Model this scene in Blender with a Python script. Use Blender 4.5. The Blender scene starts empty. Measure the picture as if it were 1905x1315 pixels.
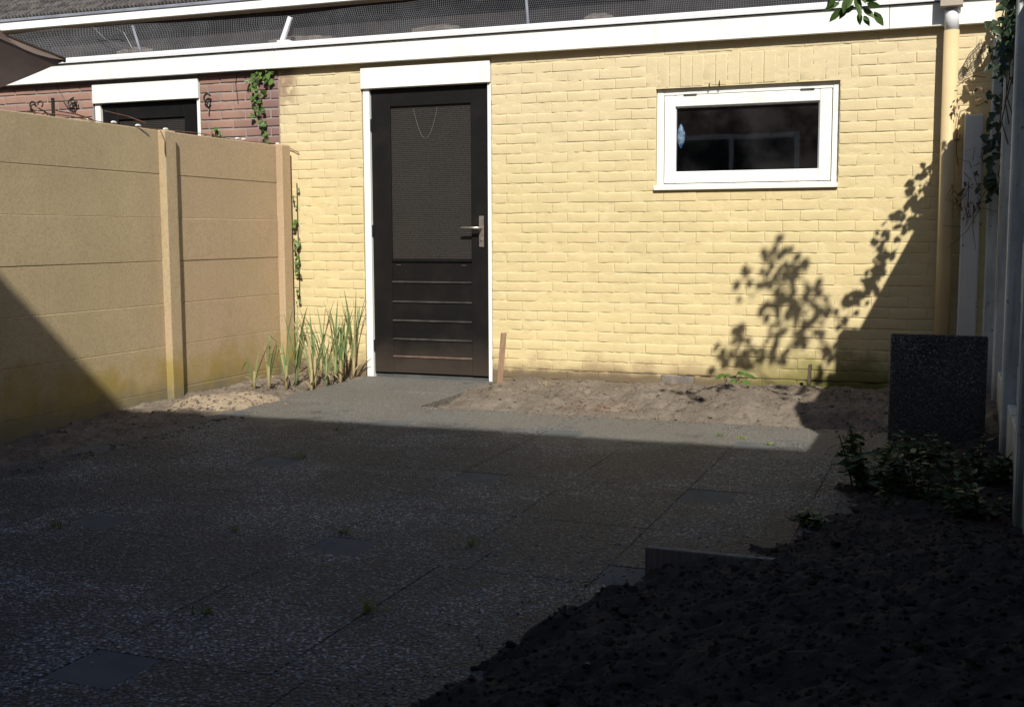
import bpy, math, random
from mathutils import Vector, Matrix, Euler, noise
R = math.radians
rnd = random.Random(7)

# ------------------------------------------------------------------ camera, sky, sun, exposure
scene = bpy.context.scene
COL = scene.collection
cam_d = bpy.data.cameras.new("camera"); cam = bpy.data.objects.new("camera", cam_d); COL.objects.link(cam)
cam_d.sensor_width = 36.0; cam_d.lens = 40.28; cam_d.clip_start = 0.05; cam_d.clip_end = 600
_r = Vector((0.93351, 0.35852, -0.00365)); _u = Vector((-0.03360, 0.09762, 0.99466)); _f = Vector((-0.35696, 0.92840, -0.10318))
cam.matrix_world = Matrix(((_r.x, _u.x, -_f.x, 3.9222), (_r.y, _u.y, -_f.y, -7.3844), (_r.z, _u.z, -_f.z, 1.0185), (0, 0, 0, 1)))
scene.camera = cam
SUN = Vector((0.5, -1.083, 1.0)).normalized()            # towards the sun
world = bpy.data.worlds.new("World"); scene.world = world; world.use_nodes = True
wn = world.node_tree; bg = wn.nodes["Background"]
sky = wn.nodes.new("ShaderNodeTexSky"); sky.sky_type = 'NISHITA'; sky.sun_disc = False
sky.dust_density = .8; sky.ozone_density = 1.3; sky.sun_elevation = math.asin(SUN.z); sky.sun_rotation = math.atan2(SUN.x, SUN.y)
wn.links.new(sky.outputs[0], bg.inputs[0]); bg.inputs[1].default_value = 0.08
sun_d = bpy.data.lights.new("sun", 'SUN'); sun_d.energy = 4.6; sun_d.angle = R(0.55); sun_d.color = (1.0, 0.955, 0.86)
sun = bpy.data.objects.new("sun", sun_d); COL.objects.link(sun)
sun.rotation_euler = (-SUN).to_track_quat('-Z', 'Y').to_euler(); sun.location = (4, -9, 9)
vs = scene.view_settings; vs.view_transform = 'Standard'; vs.look = 'None'; vs.exposure = 0.38; vs.gamma = 1.0; vs.use_curve_mapping = False
scene.render.engine = 'CYCLES'; scene.cycles.use_denoising = True
scene.cycles.max_bounces = 8; scene.cycles.transparent_max_bounces = 16

# ------------------------------------------------------------------ mesh helpers
class MB:
    def __init__(self): self.v = []; self.f = []
    def add(self, vs_, fs):
        n = len(self.v); self.v += [tuple(p) for p in vs_]; self.f += [tuple(i + n for i in q) for q in fs]; return self
    def box(self, x0, x1, y0, y1, z0, z1, M=None):
        p = [(x, y, z) for z in (z0, z1) for y in (y0, y1) for x in (x0, x1)]
        if M: p = [M @ Vector(q) for q in p]
        return self.add(p, [(0, 2, 3, 1), (4, 5, 7, 6), (0, 1, 5, 4), (2, 6, 7, 3), (0, 4, 6, 2), (1, 3, 7, 5)])
    def cbox(self, x0, x1, y0, y1, z0, z1, b=0.004, M=None, j=0.0):
        """chamfered box"""
        P = {}; vs_ = []; c = ((x0, x1), (y0, y1), (z0, z1))
        for a in (0, 1):
            for bb in (0, 1):
                for cc in (0, 1):
                    for ax in range(3):
                        s = (a, bb, cc); q = []
                        for k in range(3):
                            val = c[k][s[k]]
                            if k != ax: val += b if s[k] == 0 else -b
                            q.append(val + (rnd.uniform(-j, j) if j else 0))
                        P[(s, ax)] = len(vs_); vs_.append(Vector(q))
        if M: vs_ = [M @ q for q in vs_]
        f = []
        for ax in range(3):
            k1, k2 = [k for k in range(3) if k != ax]
            for side in (0, 1):
                ring = []
                for (p, q) in ((0, 0), (1, 0), (1, 1), (0, 1)):
                    s = [0, 0, 0]; s[ax] = side; s[k1] = p; s[k2] = q; ring.append(P[(tuple(s), ax)])
                f.append(ring if (side == 1) == (ax != 1) else ring[::-1])
            for p in (0, 1):
                for q in (0, 1):
                    s0 = [0, 0, 0]; s0[k1] = p; s0[k2] = q; s1 = list(s0); s1[ax] = 1
                    f.append([P[(tuple(s0), k1)], P[(tuple(s1), k1)], P[(tuple(s1), k2)], P[(tuple(s0), k2)]])
        for a in (0, 1):
            for bb in (0, 1):
                for cc in (0, 1): f.append([P[((a, bb, cc), k)] for k in range(3)])
        return self.add(vs_, f)
    def tube(self, pts, rad, n=6, cap=True):
        pts = [Vector(p) for p in pts]; m = len(pts); base = len(self.v)
        if not hasattr(rad, '__len__'): rad = [rad] * m
        t0 = (pts[1] - pts[0]).normalized(); up = Vector((0, 0, 1)) if abs(t0.z) < .9 else Vector((1, 0, 0))
        a = t0.cross(up).normalized()
        for i, p in enumerate(pts):
            t = (pts[min(i + 1, m - 1)] - pts[max(i - 1, 0)]).normalized()
            a = (a - t * a.dot(t)).normalized(); b = t.cross(a)
            for k in range(n):
                w = 2 * math.pi * k / n; self.v.append(tuple(p + (a * math.cos(w) + b * math.sin(w)) * rad[i]))
        for i in range(m - 1):
            for k in range(n):
                k2 = (k + 1) % n
                self.f.append((base + i * n + k, base + i * n + k2, base + (i + 1) * n + k2, base + (i + 1) * n + k))
        if cap:
            self.f.append(tuple(base + k for k in range(n))[::-1]); self.f.append(tuple(base + (m - 1) * n + k for k in range(n)))
        return self
    def prism_x(self, prof, x0, x1):
        """profile [(y,z)] extruded in x"""
        n = len(prof); vs_ = [(x0, y, z) for y, z in prof] + [(x1, y, z) for y, z in prof]
        f = [(i, (i + 1) % n, n + (i + 1) % n, n + i) for i in range(n)]
        f += [tuple(range(n))[::-1], tuple(range(n, 2 * n))]
        return self.add(vs_, f)
    def mesh(self, name, mat=None, smooth=False):
        me = bpy.data.meshes.new(name); me.from_pydata(self.v, [], self.f)
        if mat: me.materials.append(mat)
        if smooth: me.polygons.foreach_set('use_smooth', [True] * len(me.polygons))
        me.validate(); me.update(); return me
    def build(self, name, mat, parent=None, smooth=False, fix=False):
        me = self.mesh(name, mat, smooth)
        if fix:
            import bmesh
            bm = bmesh.new(); bm.from_mesh(me); bmesh.ops.recalc_face_normals(bm, faces=bm.faces); bm.to_mesh(me); bm.free()
        return link(name, me, parent)
def root_of(o):
    L = Vector((0, 0, 0))
    while o: L += o.location; o = o.parent
    return L
def link(name, me, parent=None, loc=(0, 0, 0), rot=None):
    o = bpy.data.objects.new(name, me); COL.objects.link(o); o.location = loc
    if rot is not None: o.rotation_euler = rot
    if parent:
        o.parent = parent; p = parent
        M = Matrix.Identity(4)                        # vertices are world coordinates: cancel the parent's place
        M = pw(parent).inverted(); o.matrix_parent_inverse = M
    return o
def pw(o):
    M = Matrix.LocRotScale(o.location, o.rotation_euler, o.scale)
    return (pw(o.parent) @ o.matrix_parent_inverse @ M) if o.parent else M
def tag(o, label, cat, group=None):
    o['label'] = label; o['category'] = cat
    if group: o['group'] = group
    return o
def thing(name, label, cat, loc, group=None):
    o = bpy.data.objects.new(name, None); COL.objects.link(o); o.location = loc; o.empty_display_size = .1
    return tag(o, label, cat, group)
def struct(o): o['kind'] = 'structure'; return o
def stuff(o): o['kind'] = 'stuff'; return o

# ------------------------------------------------------------------ material helpers
class NT:
    def __init__(self, name):
        self.m = bpy.data.materials.new(name); self.m.use_nodes = True; self.t = self.m.node_tree
        self.b = self.t.nodes["Principled BSDF"]; self.pos = self.n('ShaderNodeNewGeometry').outputs['Position']
    def n(self, typ, **k):
        nd = self.t.nodes.new(typ)
        for a, b in k.items(): setattr(nd, a, b)
        return nd
    def lk(self, a, b): self.t.links.new(a, b)
    def put(self, sock, v):
        if hasattr(v, 'links') or isinstance(v, bpy.types.NodeSocket): self.lk(v, sock)
        else: sock.default_value = (*v, 1) if (hasattr(v, '__len__') and len(v) == 3 and sock.type == 'RGBA') else v
    def noise(self, scale, detail=5, rough=.6, vec=None, dist=0):
        nd = self.n('ShaderNodeTexNoise'); nd.inputs['Scale'].default_value = scale; nd.inputs['Detail'].default_value = detail
        nd.inputs['Roughness'].default_value = rough; nd.inputs['Distortion'].default_value = dist
        self.lk(vec or self.pos, nd.inputs['Vector']); return nd.outputs[0]
    def ramp(self, v, a, b, lo=0.0, hi=1.0):
        nd = self.n('ShaderNodeMapRange', clamp=True); nd.interpolation_type = 'SMOOTHSTEP'
        self.put(nd.inputs[0], v); nd.inputs[1].default_value = a; nd.inputs[2].default_value = b
        nd.inputs[3].default_value = lo; nd.inputs[4].default_value = hi; return nd.outputs[0]
    def mix(self, f, a, b, mode='MIX'):
        nd = self.n('ShaderNodeMix', data_type='RGBA', blend_type=mode)
        self.put(nd.inputs[0], f); self.put(nd.inputs[6], a); self.put(nd.inputs[7], b); return nd.outputs[2]
    def math(self, op, a, b=0.0):
        nd = self.n('ShaderNodeMath', operation=op); self.put(nd.inputs[0], a); self.put(nd.inputs[1], b); return nd.outputs[0]
    def xyz(self):
        nd = self.n('ShaderNodeSeparateXYZ'); self.lk(self.pos, nd.inputs[0]); return nd.outputs
    def scaled(self, sx, sy, sz):
        nd = self.n('ShaderNodeVectorMath', operation='MULTIPLY'); self.lk(self.pos, nd.inputs[0]); nd.inputs[1].default_value = (sx, sy, sz); return nd.outputs[0]
    def bump(self, h, strength=.4, dist=.004, prev=None):
        nd = self.n('ShaderNodeBump'); nd.inputs['Strength'].default_value = strength; nd.inputs['Distance'].default_value = dist
        self.lk(h, nd.inputs['Height'])
        if prev: self.lk(prev, nd.inputs['Normal'])
        return nd.outputs[0]
    def done(self, col, rough=.85, nrm=None, spec=.3, metal=0.0):
        self.put(self.b.inputs['Base Color'], col); self.put(self.b.inputs['Roughness'], rough)
        self.b.inputs['Specular IOR Level'].default_value = spec; self.b.inputs['Metallic'].default_value = metal
        if nrm: self.lk(nrm, self.b.inputs['Normal'])
        return self.m
def simple(name, c1, c2, scale=6, rough=.8, bs=60, bstr=.25, bdist=.003, spec=.3, metal=0, detail=5):
    t = NT(name); f = t.ramp(t.noise(scale, detail), .35, .68)
    return t.done(t.mix(f, c1, c2), rough, t.bump(t.noise(bs, 4), bstr, bdist), spec, metal)
MAT = {}
def mat_paint_wall():
    t = NT('yellow_masonry_paint'); x, y, z = t.xyz()
    c = t.mix(t.ramp(t.noise(1.3, 4), .35, .7), (.60, .50, .275), (.655, .535, .29))
    c = t.mix(t.ramp(t.noise(14, 6), .5, .8), c, (.70, .58, .37))
    c = t.mix(t.ramp(t.noise(55, 3), .62, .8, 0, .35), c, (.44, .33, .18)); c = t.mix(t.ramp(t.noise(2.6, 6, .7), .5, .75, 0, .35), c, (.62, .48, .31))                      # scuffs
    c = t.mix(t.ramp(t.noise(1, 3, .6, t.scaled(5, 5, 15)), .42, .66, 0, .45), c, (.56, .455, .245))
    fade = t.ramp(z, 1.1, 2.2); c = t.mix(t.math('MULTIPLY', fade, .55), c, (.60, .505, .35))       # paler colour higher up
    d = t.math('ADD', z, t.math('MULTIPLY', t.noise(5, 5), -.34))
    c = t.mix(t.ramp(d, .05, -.11, 0, .85), c, (.31, .225, .13)); c = t.mix(t.ramp(t.math('ADD', z, t.math('MULTIPLY', t.noise(9, 6, .7), -.12)), .06, .0, 0, .8), c, (.12, .09, .06))                                   # splashed earth
    g = t.math('MULTIPLY', t.ramp(t.math('ADD', z, t.math('MULTIPLY', t.noise(6, 6), -.5)), .1, -.14), t.ramp(x, 2.3, 3.2))
    c = t.mix(t.math('MULTIPLY', g, .85), c, (.16, .15, .035))                                   # algae
    leak = t.math('MULTIPLY', t.ramp(z, 1.85, 2.12), t.math('MULTIPLY', t.ramp(x, -.55, -.66), t.ramp(t.noise(8, 4), .38, .5)))
    c = t.mix(t.math('MULTIPLY', leak, .75), c, (.22, .13, .09))                                 # bare patch beside the red bricks
    h = t.bump(t.noise(13, 6, .65), .45, .008); h = t.bump(t.noise(85, 5, .7), .5, .004, h)
    return t.done(c, .8, h, .2)
def mat_red(name='red_brick', randobj=True):
    t = NT(name)
    c = t.mix(t.ramp(t.noise(3.1, 3), .3, .7), (.28, .165, .130), (.36, .22, .175))
    if randobj:
        oi = t.n('ShaderNodeObjectInfo').outputs['Random']; c = t.mix(t.ramp(oi, .2, 1.0, 0, .6), c, (.24, .145, .12))
    c = t.mix(t.ramp(t.noise(30, 5), .55, .8), c, (.38, .26, .21))
    x, y, z = t.xyz(); c = t.mix(t.ramp(x, -1.15, -.8, 0, .55), c, (.17, .11, .115))
    return t.done(c, .9, t.bump(t.noise(90, 5), .6, .003), .2)
def mat_fence():
    t = NT('painted_concrete'); x, y, z = t.xyz()
    c = t.mix(t.ramp(t.noise(1.6, 5), .35, .7), (.435, .345, .205), (.49, .39, .235))
    c = t.mix(t.math('MULTIPLY', t.ramp(y, -1.9, -.9), t.ramp(t.noise(.8, 3), .3, .6, .4, .9)), c, (.485, .345, .225))
    c = t.mix(t.ramp(t.noise(24, 5), .55, .8, 0, .45), c, (.53, .44, .30))
    c = t.mix(t.ramp(t.noise(75, 5, .8), .42, .66, 0, .55), c, (.27, .205, .13))
    drip = t.noise(1, 5, .6, t.scaled(22, 22, 1.6)); c = t.mix(t.ramp(drip, .52, .72, 0, .35), c, (.38, .28, .15))
    d = t.math('ADD', z, t.math('MULTIPLY', t.noise(4, 6), -.66))
    c = t.mix(t.math('MULTIPLY', t.ramp(d, .02, -.25, 0, .75), t.ramp(t.noise(3, 4), .32, .56, .45, 1)), c, (.30, .215, .03))
    d2 = t.math('ADD', z, t.math('MULTIPLY', t.noise(7, 6), -.3))
    c = t.mix(t.ramp(d2, .02, -.2, 0, .85), c, (.17, .155, .115)); c = t.mix(t.ramp(t.noise(2.2, 6, .75), .55, .75, 0, .4), c, (.30, .24, .16)); c = t.mix(t.ramp(t.noise(100, 3, .8), .66, .72, 0, .6), c, (.60, .52, .40))
    h = t.bump(t.noise(8, 3), .4, .006); h = t.bump(t.noise(240, 4, .7), .9, .004, h)
    return t.done(c, .85, h, .2)
def mat_gravel(name='exposed_aggregate', k=1.0, dirty=.74):
    t = NT(name); x, y, z = t.xyz()
    v = t.n('ShaderNodeTexVoronoi'); v.inputs['Scale'].default_value = 92; t.lk(t.pos, v.inputs['Vector'])
    v2 = t.n('ShaderNodeTexVoronoi'); v2.inputs['Scale'].default_value = 210; t.lk(t.pos, v2.inputs['Vector'])
    sx = t.n('ShaderNodeSeparateColor'); t.lk(v.outputs['Color'], sx.inputs[0])
    c = t.mix(t.ramp(sx.outputs[0], .1, .75), (.024 * k, .034 * k, .047 * k), (.140 * k, .172 * k, .212 * k))
    c = t.mix(t.ramp(sx.outputs[1], .78, .95), c, (.42 * k, .48 * k, .54 * k))
    c = t.mix(t.ramp(sx.outputs[2], .85, .95, 0, .7), c, (.24, .17, .11))
    c = t.mix(t.ramp(v.outputs['Distance'], .38, .62), c, (.035 * k, .036 * k, .038 * k))
    s2 = t.n('ShaderNodeSeparateColor'); t.lk(v2.outputs['Color'], s2.inputs[0])
    c = t.mix(t.ramp(s2.outputs[0], .92, .97, 0, .6 * k), c, (.48, .5, .52))
    c = t.mix(t.ramp(t.noise(1.7, 5, .6), .42, .62, .58, 0), c, (.012 * k, .013 * k, .015 * k))
    dirt = t.math('ADD', t.noise(2.3, 6, .65), t.ramp(y, -2.7, -1.5, -.18, .24))  # dirt drifted off the beds; also paints the sunlit strip lighter than the shade
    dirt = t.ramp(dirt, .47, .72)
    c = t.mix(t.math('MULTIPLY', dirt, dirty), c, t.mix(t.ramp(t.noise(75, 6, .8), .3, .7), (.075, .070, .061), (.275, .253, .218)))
    earth = t.math('ADD', t.math('SUBTRACT', x, t.math('MULTIPLY', y, .38)), t.math('MULTIPLY', t.noise(3.2, 6, .7), .7))
    earth = t.math('MULTIPLY', t.ramp(earth, 4.82, 5.2), t.ramp(y, -3.0, -3.6))
    c = t.mix(t.math('MULTIPLY', earth, .8 * dirty), c, t.mix(t.noise(90, 6, .8), (.024, .020, .017), (.075, .06, .048)))   # earth trodden off the heap
    moss = t.ramp(t.noise(1.7, 6, .7), .62, .74, 0, .7)
    c = t.mix(moss, c, t.mix(t.noise(60, 3), (.03, .035, .012), (.08, .075, .03)))
    inv = t.math('SUBTRACT', 1.0, v.outputs['Distance'])
    h = t.bump(inv, 1.0, .008); h = t.bump(t.noise(170, 5, .75), .8, .005, h)
    return t.done(c, .7, h, .45)
def mat_soil(name, a, b, c3):
    t = NT(name); c = t.mix(t.ramp(t.noise(4, 6, .65), .35, .7), a, b)
    c = t.mix(t.ramp(t.noise(38, 6, .7), .55, .75), c, c3)
    c = t.mix(t.ramp(t.noise(120, 4), .68, .74, 0, .5), c, tuple(min(1, q * 2.2) for q in b))
    h = t.bump(t.noise(30, 8, .75), .9, .02); h = t.bump(t.noise(140, 4, .7), .7, .005, h)
    return t.done(c, .95, h, .12)
def mat_leaf(name, a, b, trans=.25, rough=.45):
    t = NT(name); oi = t.n('ShaderNodeObjectInfo').outputs['Random']
    f = t.math('ADD', t.math('MULTIPLY', oi, .5), t.math('MULTIPLY', t.noise(16, 3), .6))
    c = t.mix(t.ramp(f, .25, .8), a, b); m = t.done(c, rough, t.bump(t.noise(90, 3), .3, .002), .35)
    tr = t.n('ShaderNodeBsdfTranslucent'); t.lk(c, tr.inputs[0]); ms = t.n('ShaderNodeMixShader'); ms.inputs[0].default_value = trans
    out = t.t.nodes['Material Output']; t.lk(t.b.outputs[0], ms.inputs[1]); t.lk(tr.outputs[0], ms.inputs[2]); t.lk(ms.outputs[0], out.inputs[0])
    return m
def mat_glass():
    t = NT('window_glass'); out = t.t.nodes['Material Output']
    tr = t.n('ShaderNodeBsdfTransparent'); tr.inputs[0].default_value = (.80, .82, .82, 1)
    gl = t.n('ShaderNodeBsdfGlossy'); gl.inputs['Roughness'].default_value = .02; gl.inputs[0].default_value = (1, 1, 1, 1)
    t.lk(t.bump(t.noise(2.2, 2), .03, .01), gl.inputs['Normal'])
    fr = t.n('ShaderNodeLayerWeight'); fr.inputs[0].default_value = .5
    f = t.math('ADD', .075, t.math('MULTIPLY', t.math('POWER', fr.outputs['Facing'], 4.0), .6))
    ms = t.n('ShaderNodeMixShader'); t.lk(f, ms.inputs[0]); t.lk(tr.outputs[0], ms.inputs[1]); t.lk(gl.outputs[0], ms.inputs[2])
    df = t.n('ShaderNodeBsdfDiffuse'); df.inputs[0].default_value = (.42, .40, .42, 1)          # dusty film
    m2 = t.n('ShaderNodeMixShader'); t.lk(t.ramp(t.noise(3, 5), .35, .8, .0, .035), m2.inputs[0]); t.lk(ms.outputs[0], m2.inputs[1]); t.lk(df.outputs[0], m2.inputs[2])
    t.lk(m2.outputs[0], out.inputs[0]); return t.m
def mat_ribbed():
    t = NT('ribbed_glass'); x, y, z = t.xyz()
    w = t.math('SINE', t.math('MULTIPLY', z, 2 * math.pi / .0135)); w2 = t.math('SINE', t.math('MULTIPLY', x, 2 * math.pi / .0135))
    f = t.ramp(t.math('ADD', t.math('ADD', t.math('MULTIPLY', w, .6), t.math('MULTIPLY', w2, .15)), t.math('MULTIPLY', t.noise(70, 5, .7), 3.4)), .2, 3.9)
    c = t.mix(f, (.012, .0115, .0112), t.mix(t.noise(4, 4), (.042, .038, .034), (.072, .063, .055)))
    return t.done(c, .35, t.bump(t.math('ADD', w, t.math('MULTIPLY', w2, .2)), .35, .002), .35)
def mat_white(name='white_paint', c=(.80, .80, .76), dirt=(.46, .45, .38)):
    t = NT(name); cc = t.mix(t.ramp(t.noise(3, 6, .7), .52, .8, 0, .5), c, dirt); cc = t.mix(t.ramp(t.noise(45, 5, .8), .66, .76, 0, .5), cc, dirt)
    drip = t.noise(1, 5, .6, t.scaled(16, 16, 1.2)); cc = t.mix(t.ramp(drip, .58, .78, 0, .35), cc, dirt)
    return t.done(cc, .5, t.bump(t.noise(60, 4), .18, .002), .35)
def mat_oldwhite():
    t = NT('weathered_white_concrete'); x, y, z = t.xyz()
    c = t.mix(t.ramp(t.noise(3, 6, .7), .4, .72), (.60, .62, .60), (.43, .455, .44))
    drip = t.noise(1, 5, .6, t.scaled(18, 18, 1.4)); c = t.mix(t.ramp(drip, .46, .7, 0, .75), c, (.25, .25, .22)); c = t.mix(t.math('MULTIPLY', t.ramp(x, 4.08, 4.05), .75), c, (.64, .63, .58))
    c = t.mix(t.ramp(t.noise(30, 4), .64, .72, 0, .8), c, (.16, .14, .11))
    d = t.math('ADD', z, t.math('MULTIPLY', t.noise(5, 5), -.5)); c = t.mix(t.ramp(d, .05, -.2, 0, .75), c, (.17, .17, .10))
    h = t.bump(t.noise(40, 5), .5, .004); return t.done(c, .8, h, .25)
def mat_black():
    t = NT('black_door_paint'); x, y, z = t.xyz()
    c = t.mix(t.ramp(t.noise(5, 5), .4, .7), (.0052, .0050, .0052), (.0095, .0085, .0080))
    d = t.math('ADD', z, t.math('MULTIPLY', t.noise(6, 5), -.25)); c = t.mix(t.ramp(d, .22, -.12, 0, .75), c, (.055, .042, .033))
    grain = t.noise(1, 5, .6, t.scaled(60, 60, 3)); return t.done(c, .5, t.bump(grain, .25, .0015), .28)
def mat_fabric():
    t = NT('brown_parasol_cloth'); c = t.mix(t.ramp(t.noise(3, 4), .35, .7), (.24, .175, .14), (.29, .215, .175))
    m = t.done(c, .85, t.bump(t.noise(300, 2), .3, .001), .15)
    tr = t.n('ShaderNodeBsdfTranslucent'); t.lk(c, tr.inputs[0]); ms = t.n('ShaderNodeMixShader'); ms.inputs[0].default_value = .4
    out = t.t.nodes['Material Output']; t.lk(t.b.outputs[0], ms.inputs[1]); t.lk(tr.outputs[0], ms.inputs[2]); t.lk(ms.outputs[0], out.inputs[0]); return m
def mat_wood(name, a, b):
    t = NT(name); g = t.noise(1, 6, .65, t.scaled(70, 70, 4)); c = t.mix(t.ramp(g, .35, .7), a, b)
    return t.done(c, .85, t.bump(g, .5, .003), .2)
MAT.update(
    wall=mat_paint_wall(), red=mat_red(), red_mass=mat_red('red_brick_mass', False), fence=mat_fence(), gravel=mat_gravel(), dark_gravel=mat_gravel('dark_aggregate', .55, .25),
    mortar=simple('grey_mortar', (.24, .215, .20), (.30, .27, .25), 8, .95, 120, .6, .004),
    white=mat_white(), trim=mat_white('pale_roof_trim', (.66, .67, .70), (.48, .48, .48)), oldwhite=mat_oldwhite(), black=mat_black(),
    smooth_tile=simple('plain_concrete', (.070, .077, .081), (.105, .110, .111), 5, .85, 160, .35, .002),
    dry=mat_soil('dry_sandy_soil', (.165, .135, .106), (.245, .203, .162), (.088, .066, .050)),
    sand=mat_soil('pale_sand', (.34, .265, .185), (.42, .335, .24), (.22, .165, .115)),
    moist=mat_soil('shade_dark_soil', (.062, .051, .042), (.10, .080, .064), (.030, .024, .019)),  # mound soil darkened, the shade it lies in put into the colour
    leaf=mat_leaf('tree_leaf', (.035, .075, .018), (.075, .13, .03), .3), ivy=mat_leaf('ivy_leaf', (.05, .11, .022), (.13, .21, .05), .2),
    shrubleaf=mat_leaf('shrub_leaf', (.024, .055, .018), (.045, .09, .027), .15),
    darkivy=mat_leaf('dark_climber_leaf', (.018, .036, .012), (.05, .075, .025), .15),
    leek=mat_leaf('leek_leaf', (.15, .235, .085), (.30, .37, .17), .4), straw=mat_leaf('dry_leaf', (.34, .27, .13), (.45, .37, .2), .25, .8),
    weed=mat_leaf('weed_leaf', (.09, .17, .02), (.20, .26, .04), .3), dead=mat_leaf('dead_vine', (.09, .055, .03), (.16, .10, .055), .1, .9),
    bark=mat_wood('bark', (.06, .045, .032), (.12, .09, .065)), stake=mat_wood('weathered_stake', (.30, .19, .13), (.40, .27, .19)),
    board=mat_wood('grey_board', (.17, .15, .135), (.26, .235, .21)),
    steel=simple('brushed_steel', (.42, .38, .33), (.55, .50, .44), 30, .38, 200, .1, .001, .5, .85),
    iron=simple('black_iron', (.012, .012, .012), (.03, .025, .02), 20, .6), glass=mat_glass(), ribbed=mat_ribbed(),
    pipe=simple('tan_painted_pipe', (.56, .43, .235), (.62, .48, .27), 4, .5, 60, .12, .002), pvc=mat_white('white_pvc', (.70, .71, .72), (.5, .5, .48)),
    hopper=simple('taupe_hopper', (.33, .28, .23), (.40, .34, .28), 5, .6), fabric=mat_fabric(), rib=simple('dark_parasol_rib', (.03, .02, .016), (.05, .035, .028), 8, .6),
    wire=simple('galvanised_wire', (.13, .13, .135), (.20, .20, .21), 5, .5, 200, .1, .001, .4, .5), bitumen=simple('bitumen', (.03, .03, .03), (.05, .05, .05), 5, .9),
    tile=simple('dark_roof_tile', (.055, .05, .05), (.12, .108, .10), 5, .8, 30, .4, .01), darkbrick=simple('dark_brown_brick', (.020, .018, .020), (.034, .029, .030), 1.2, .9, 9, .5, .02),
    gutter=mat_white('white_gutter', (.80, .80, .76), (.6, .6, .55)), zinc=simple('zinc', (.16, .17, .20), (.22, .23, .27), 3, .5),
    stone=simple('grey_brown_stone', (.15, .13, .115), (.23, .20, .175), 12, .95, 50, .7, .01), inside=simple('dim_plaster', (.10, .095, .09), (.16, .15, .14), 3, .9),
    bluebag=simple('blue_white_plastic', (.05, .22, .55), (.75, .82, .9), 26, .35, 40, .5, .006, .5), bulb=simple('white_plastic_bulb', (.7, .7, .66), (.8, .8, .76), 8, .4),
    housebrick=simple('house_brick', (.20, .10, .075), (.26, .14, .10), 2, .9, 14, .6, .01), slot=simple('dark_slot', (.05, .05, .045), (.08, .08, .07), 9, .7),
    worn_ledge=simple('worn_ledge', (.028, .026, .025), (.055, .050, .046), 12, .6), bare_ledge=simple('bare_wood_ledge', (.09, .055, .042), (.15, .10, .08), 12, .8),  # upper ledges greyed to show the sun they catch; lowest is bare wood
    pebble=simple('loose_pebble', (.13, .14, .15), (.40, .42, .44), 35, .7, 90, .3, .002), lath=simple('white_lath', (.74, .75, .74), (.8, .8, .8), 5, .6),
    string=simple('pale_string', (.11, .105, .1), (.16, .15, .14), 30, .9), rust=simple('rusty_wire', (.13, .06, .035), (.2, .1, .06), 30, .9))
M_ = MAT

# ------------------------------------------------------------------ ground and beds
gb = MB(); gb.add([(-200, -200, -.42), (200, -200, -.42), (200, 200, -.42), (-200, 200, -.42)], [(0, 1, 2, 3)])
struct(gb.build('ground', M_['dry']))

def interp(tab, y):
    tab = sorted(tab)
    if y <= tab[0][0]: return tab[0][1]
    for (a, b), (c, d) in zip(tab, tab[1:]):
        if y <= c: return b + (d - b) * (y - a) / (c - a)
    return tab[-1][1]
def fb(x, y, s, o=0): return noise.fractal(Vector((x * s + o, y * s - o, o * .37)), 1.0, 2.1, 5)
def sstep(t): t = max(0, min(1, t)); return t * t * (3 - 2 * t)
EDGE = [(-8.2, 2.5), (-7, 2.55), (-5.3, 2.74), (-4.9, 2.82), (-4.5, 2.90), (-4.2, 3.02), (-4.07, 3.12), (-4.0, 3.30), (-3.57, 3.36), (-3.4, 3.46), (-2.6, 3.47), (-2, 3.56), (-1.3, 3.63)]
def h_mound(x, y):
    e = interp(EDGE, y) + .10 * fb(x, y, 3, 4) + .05 * fb(x, y, 9, 44) + .05 * sstep((-3.9 - y) / .5); d = x - e
    if d < -.05: return -.06
    near = sstep((-3.2 - y) / 1.5)
    h = -.05 + (.085 + .16 * near) * (1 - math.exp(-max(0, d + .05) / .48)) + .022 * sstep((d + .04) / .12) 
    h += (.022 * fb(x, y, 4, 1) + .014 * fb(x, y, 13, 2) + .013 * fb(x, y, 30, 5) + .009 * abs(fb(x, y, 70, 6))) * sstep((d + .05) / .12)
    h += .07 * near * sstep((d - .5) / .6)
    return h
def h_back(x, y):
    front = -1.24 + .05 * fb(x, 0, 2.2, 3)
    left = .93 + .05 * fb(0, y, 3, 6) + .10 * sstep((-y - .5) / .5)
    if x < 1.45: front = min(front + .0, -1.24 + .35 * sstep((1.45 - x) / .5))
    d = min(y - front, (x - left) * .9)
    if d < -.06: return -.06
    r = .022 + .035 * sstep((x - 1.7) / .9) * math.exp(-((y + .62) / .42) ** 2) + .04 * sstep((x - 2.4) / 1.0)
    h = -.05 + (.055 + r) * (1 - math.exp(-max(0, d + .04) / .13))
    h += (.022 * fb(x, y, 4.5, 11) + .016 * fb(x, y, 14, 12) + .009 * fb(x, y, 36, 13) + .006 * abs(fb(x, y, 75, 14))) * sstep((d + .06) / .12)
    h += .030 * fb(x, y, 2.6, 61) * sstep((x - 2.0) / .5) * sstep((d - .05) / .2) + .03 * math.exp(-((x - 2.75) / .3) ** 2 - ((y + .6) / .25) ** 2)
    h -= .035 * math.exp(-((x - 2.0) / .28) ** 2 - ((y + .95) / .16) ** 2)
    return h
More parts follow.
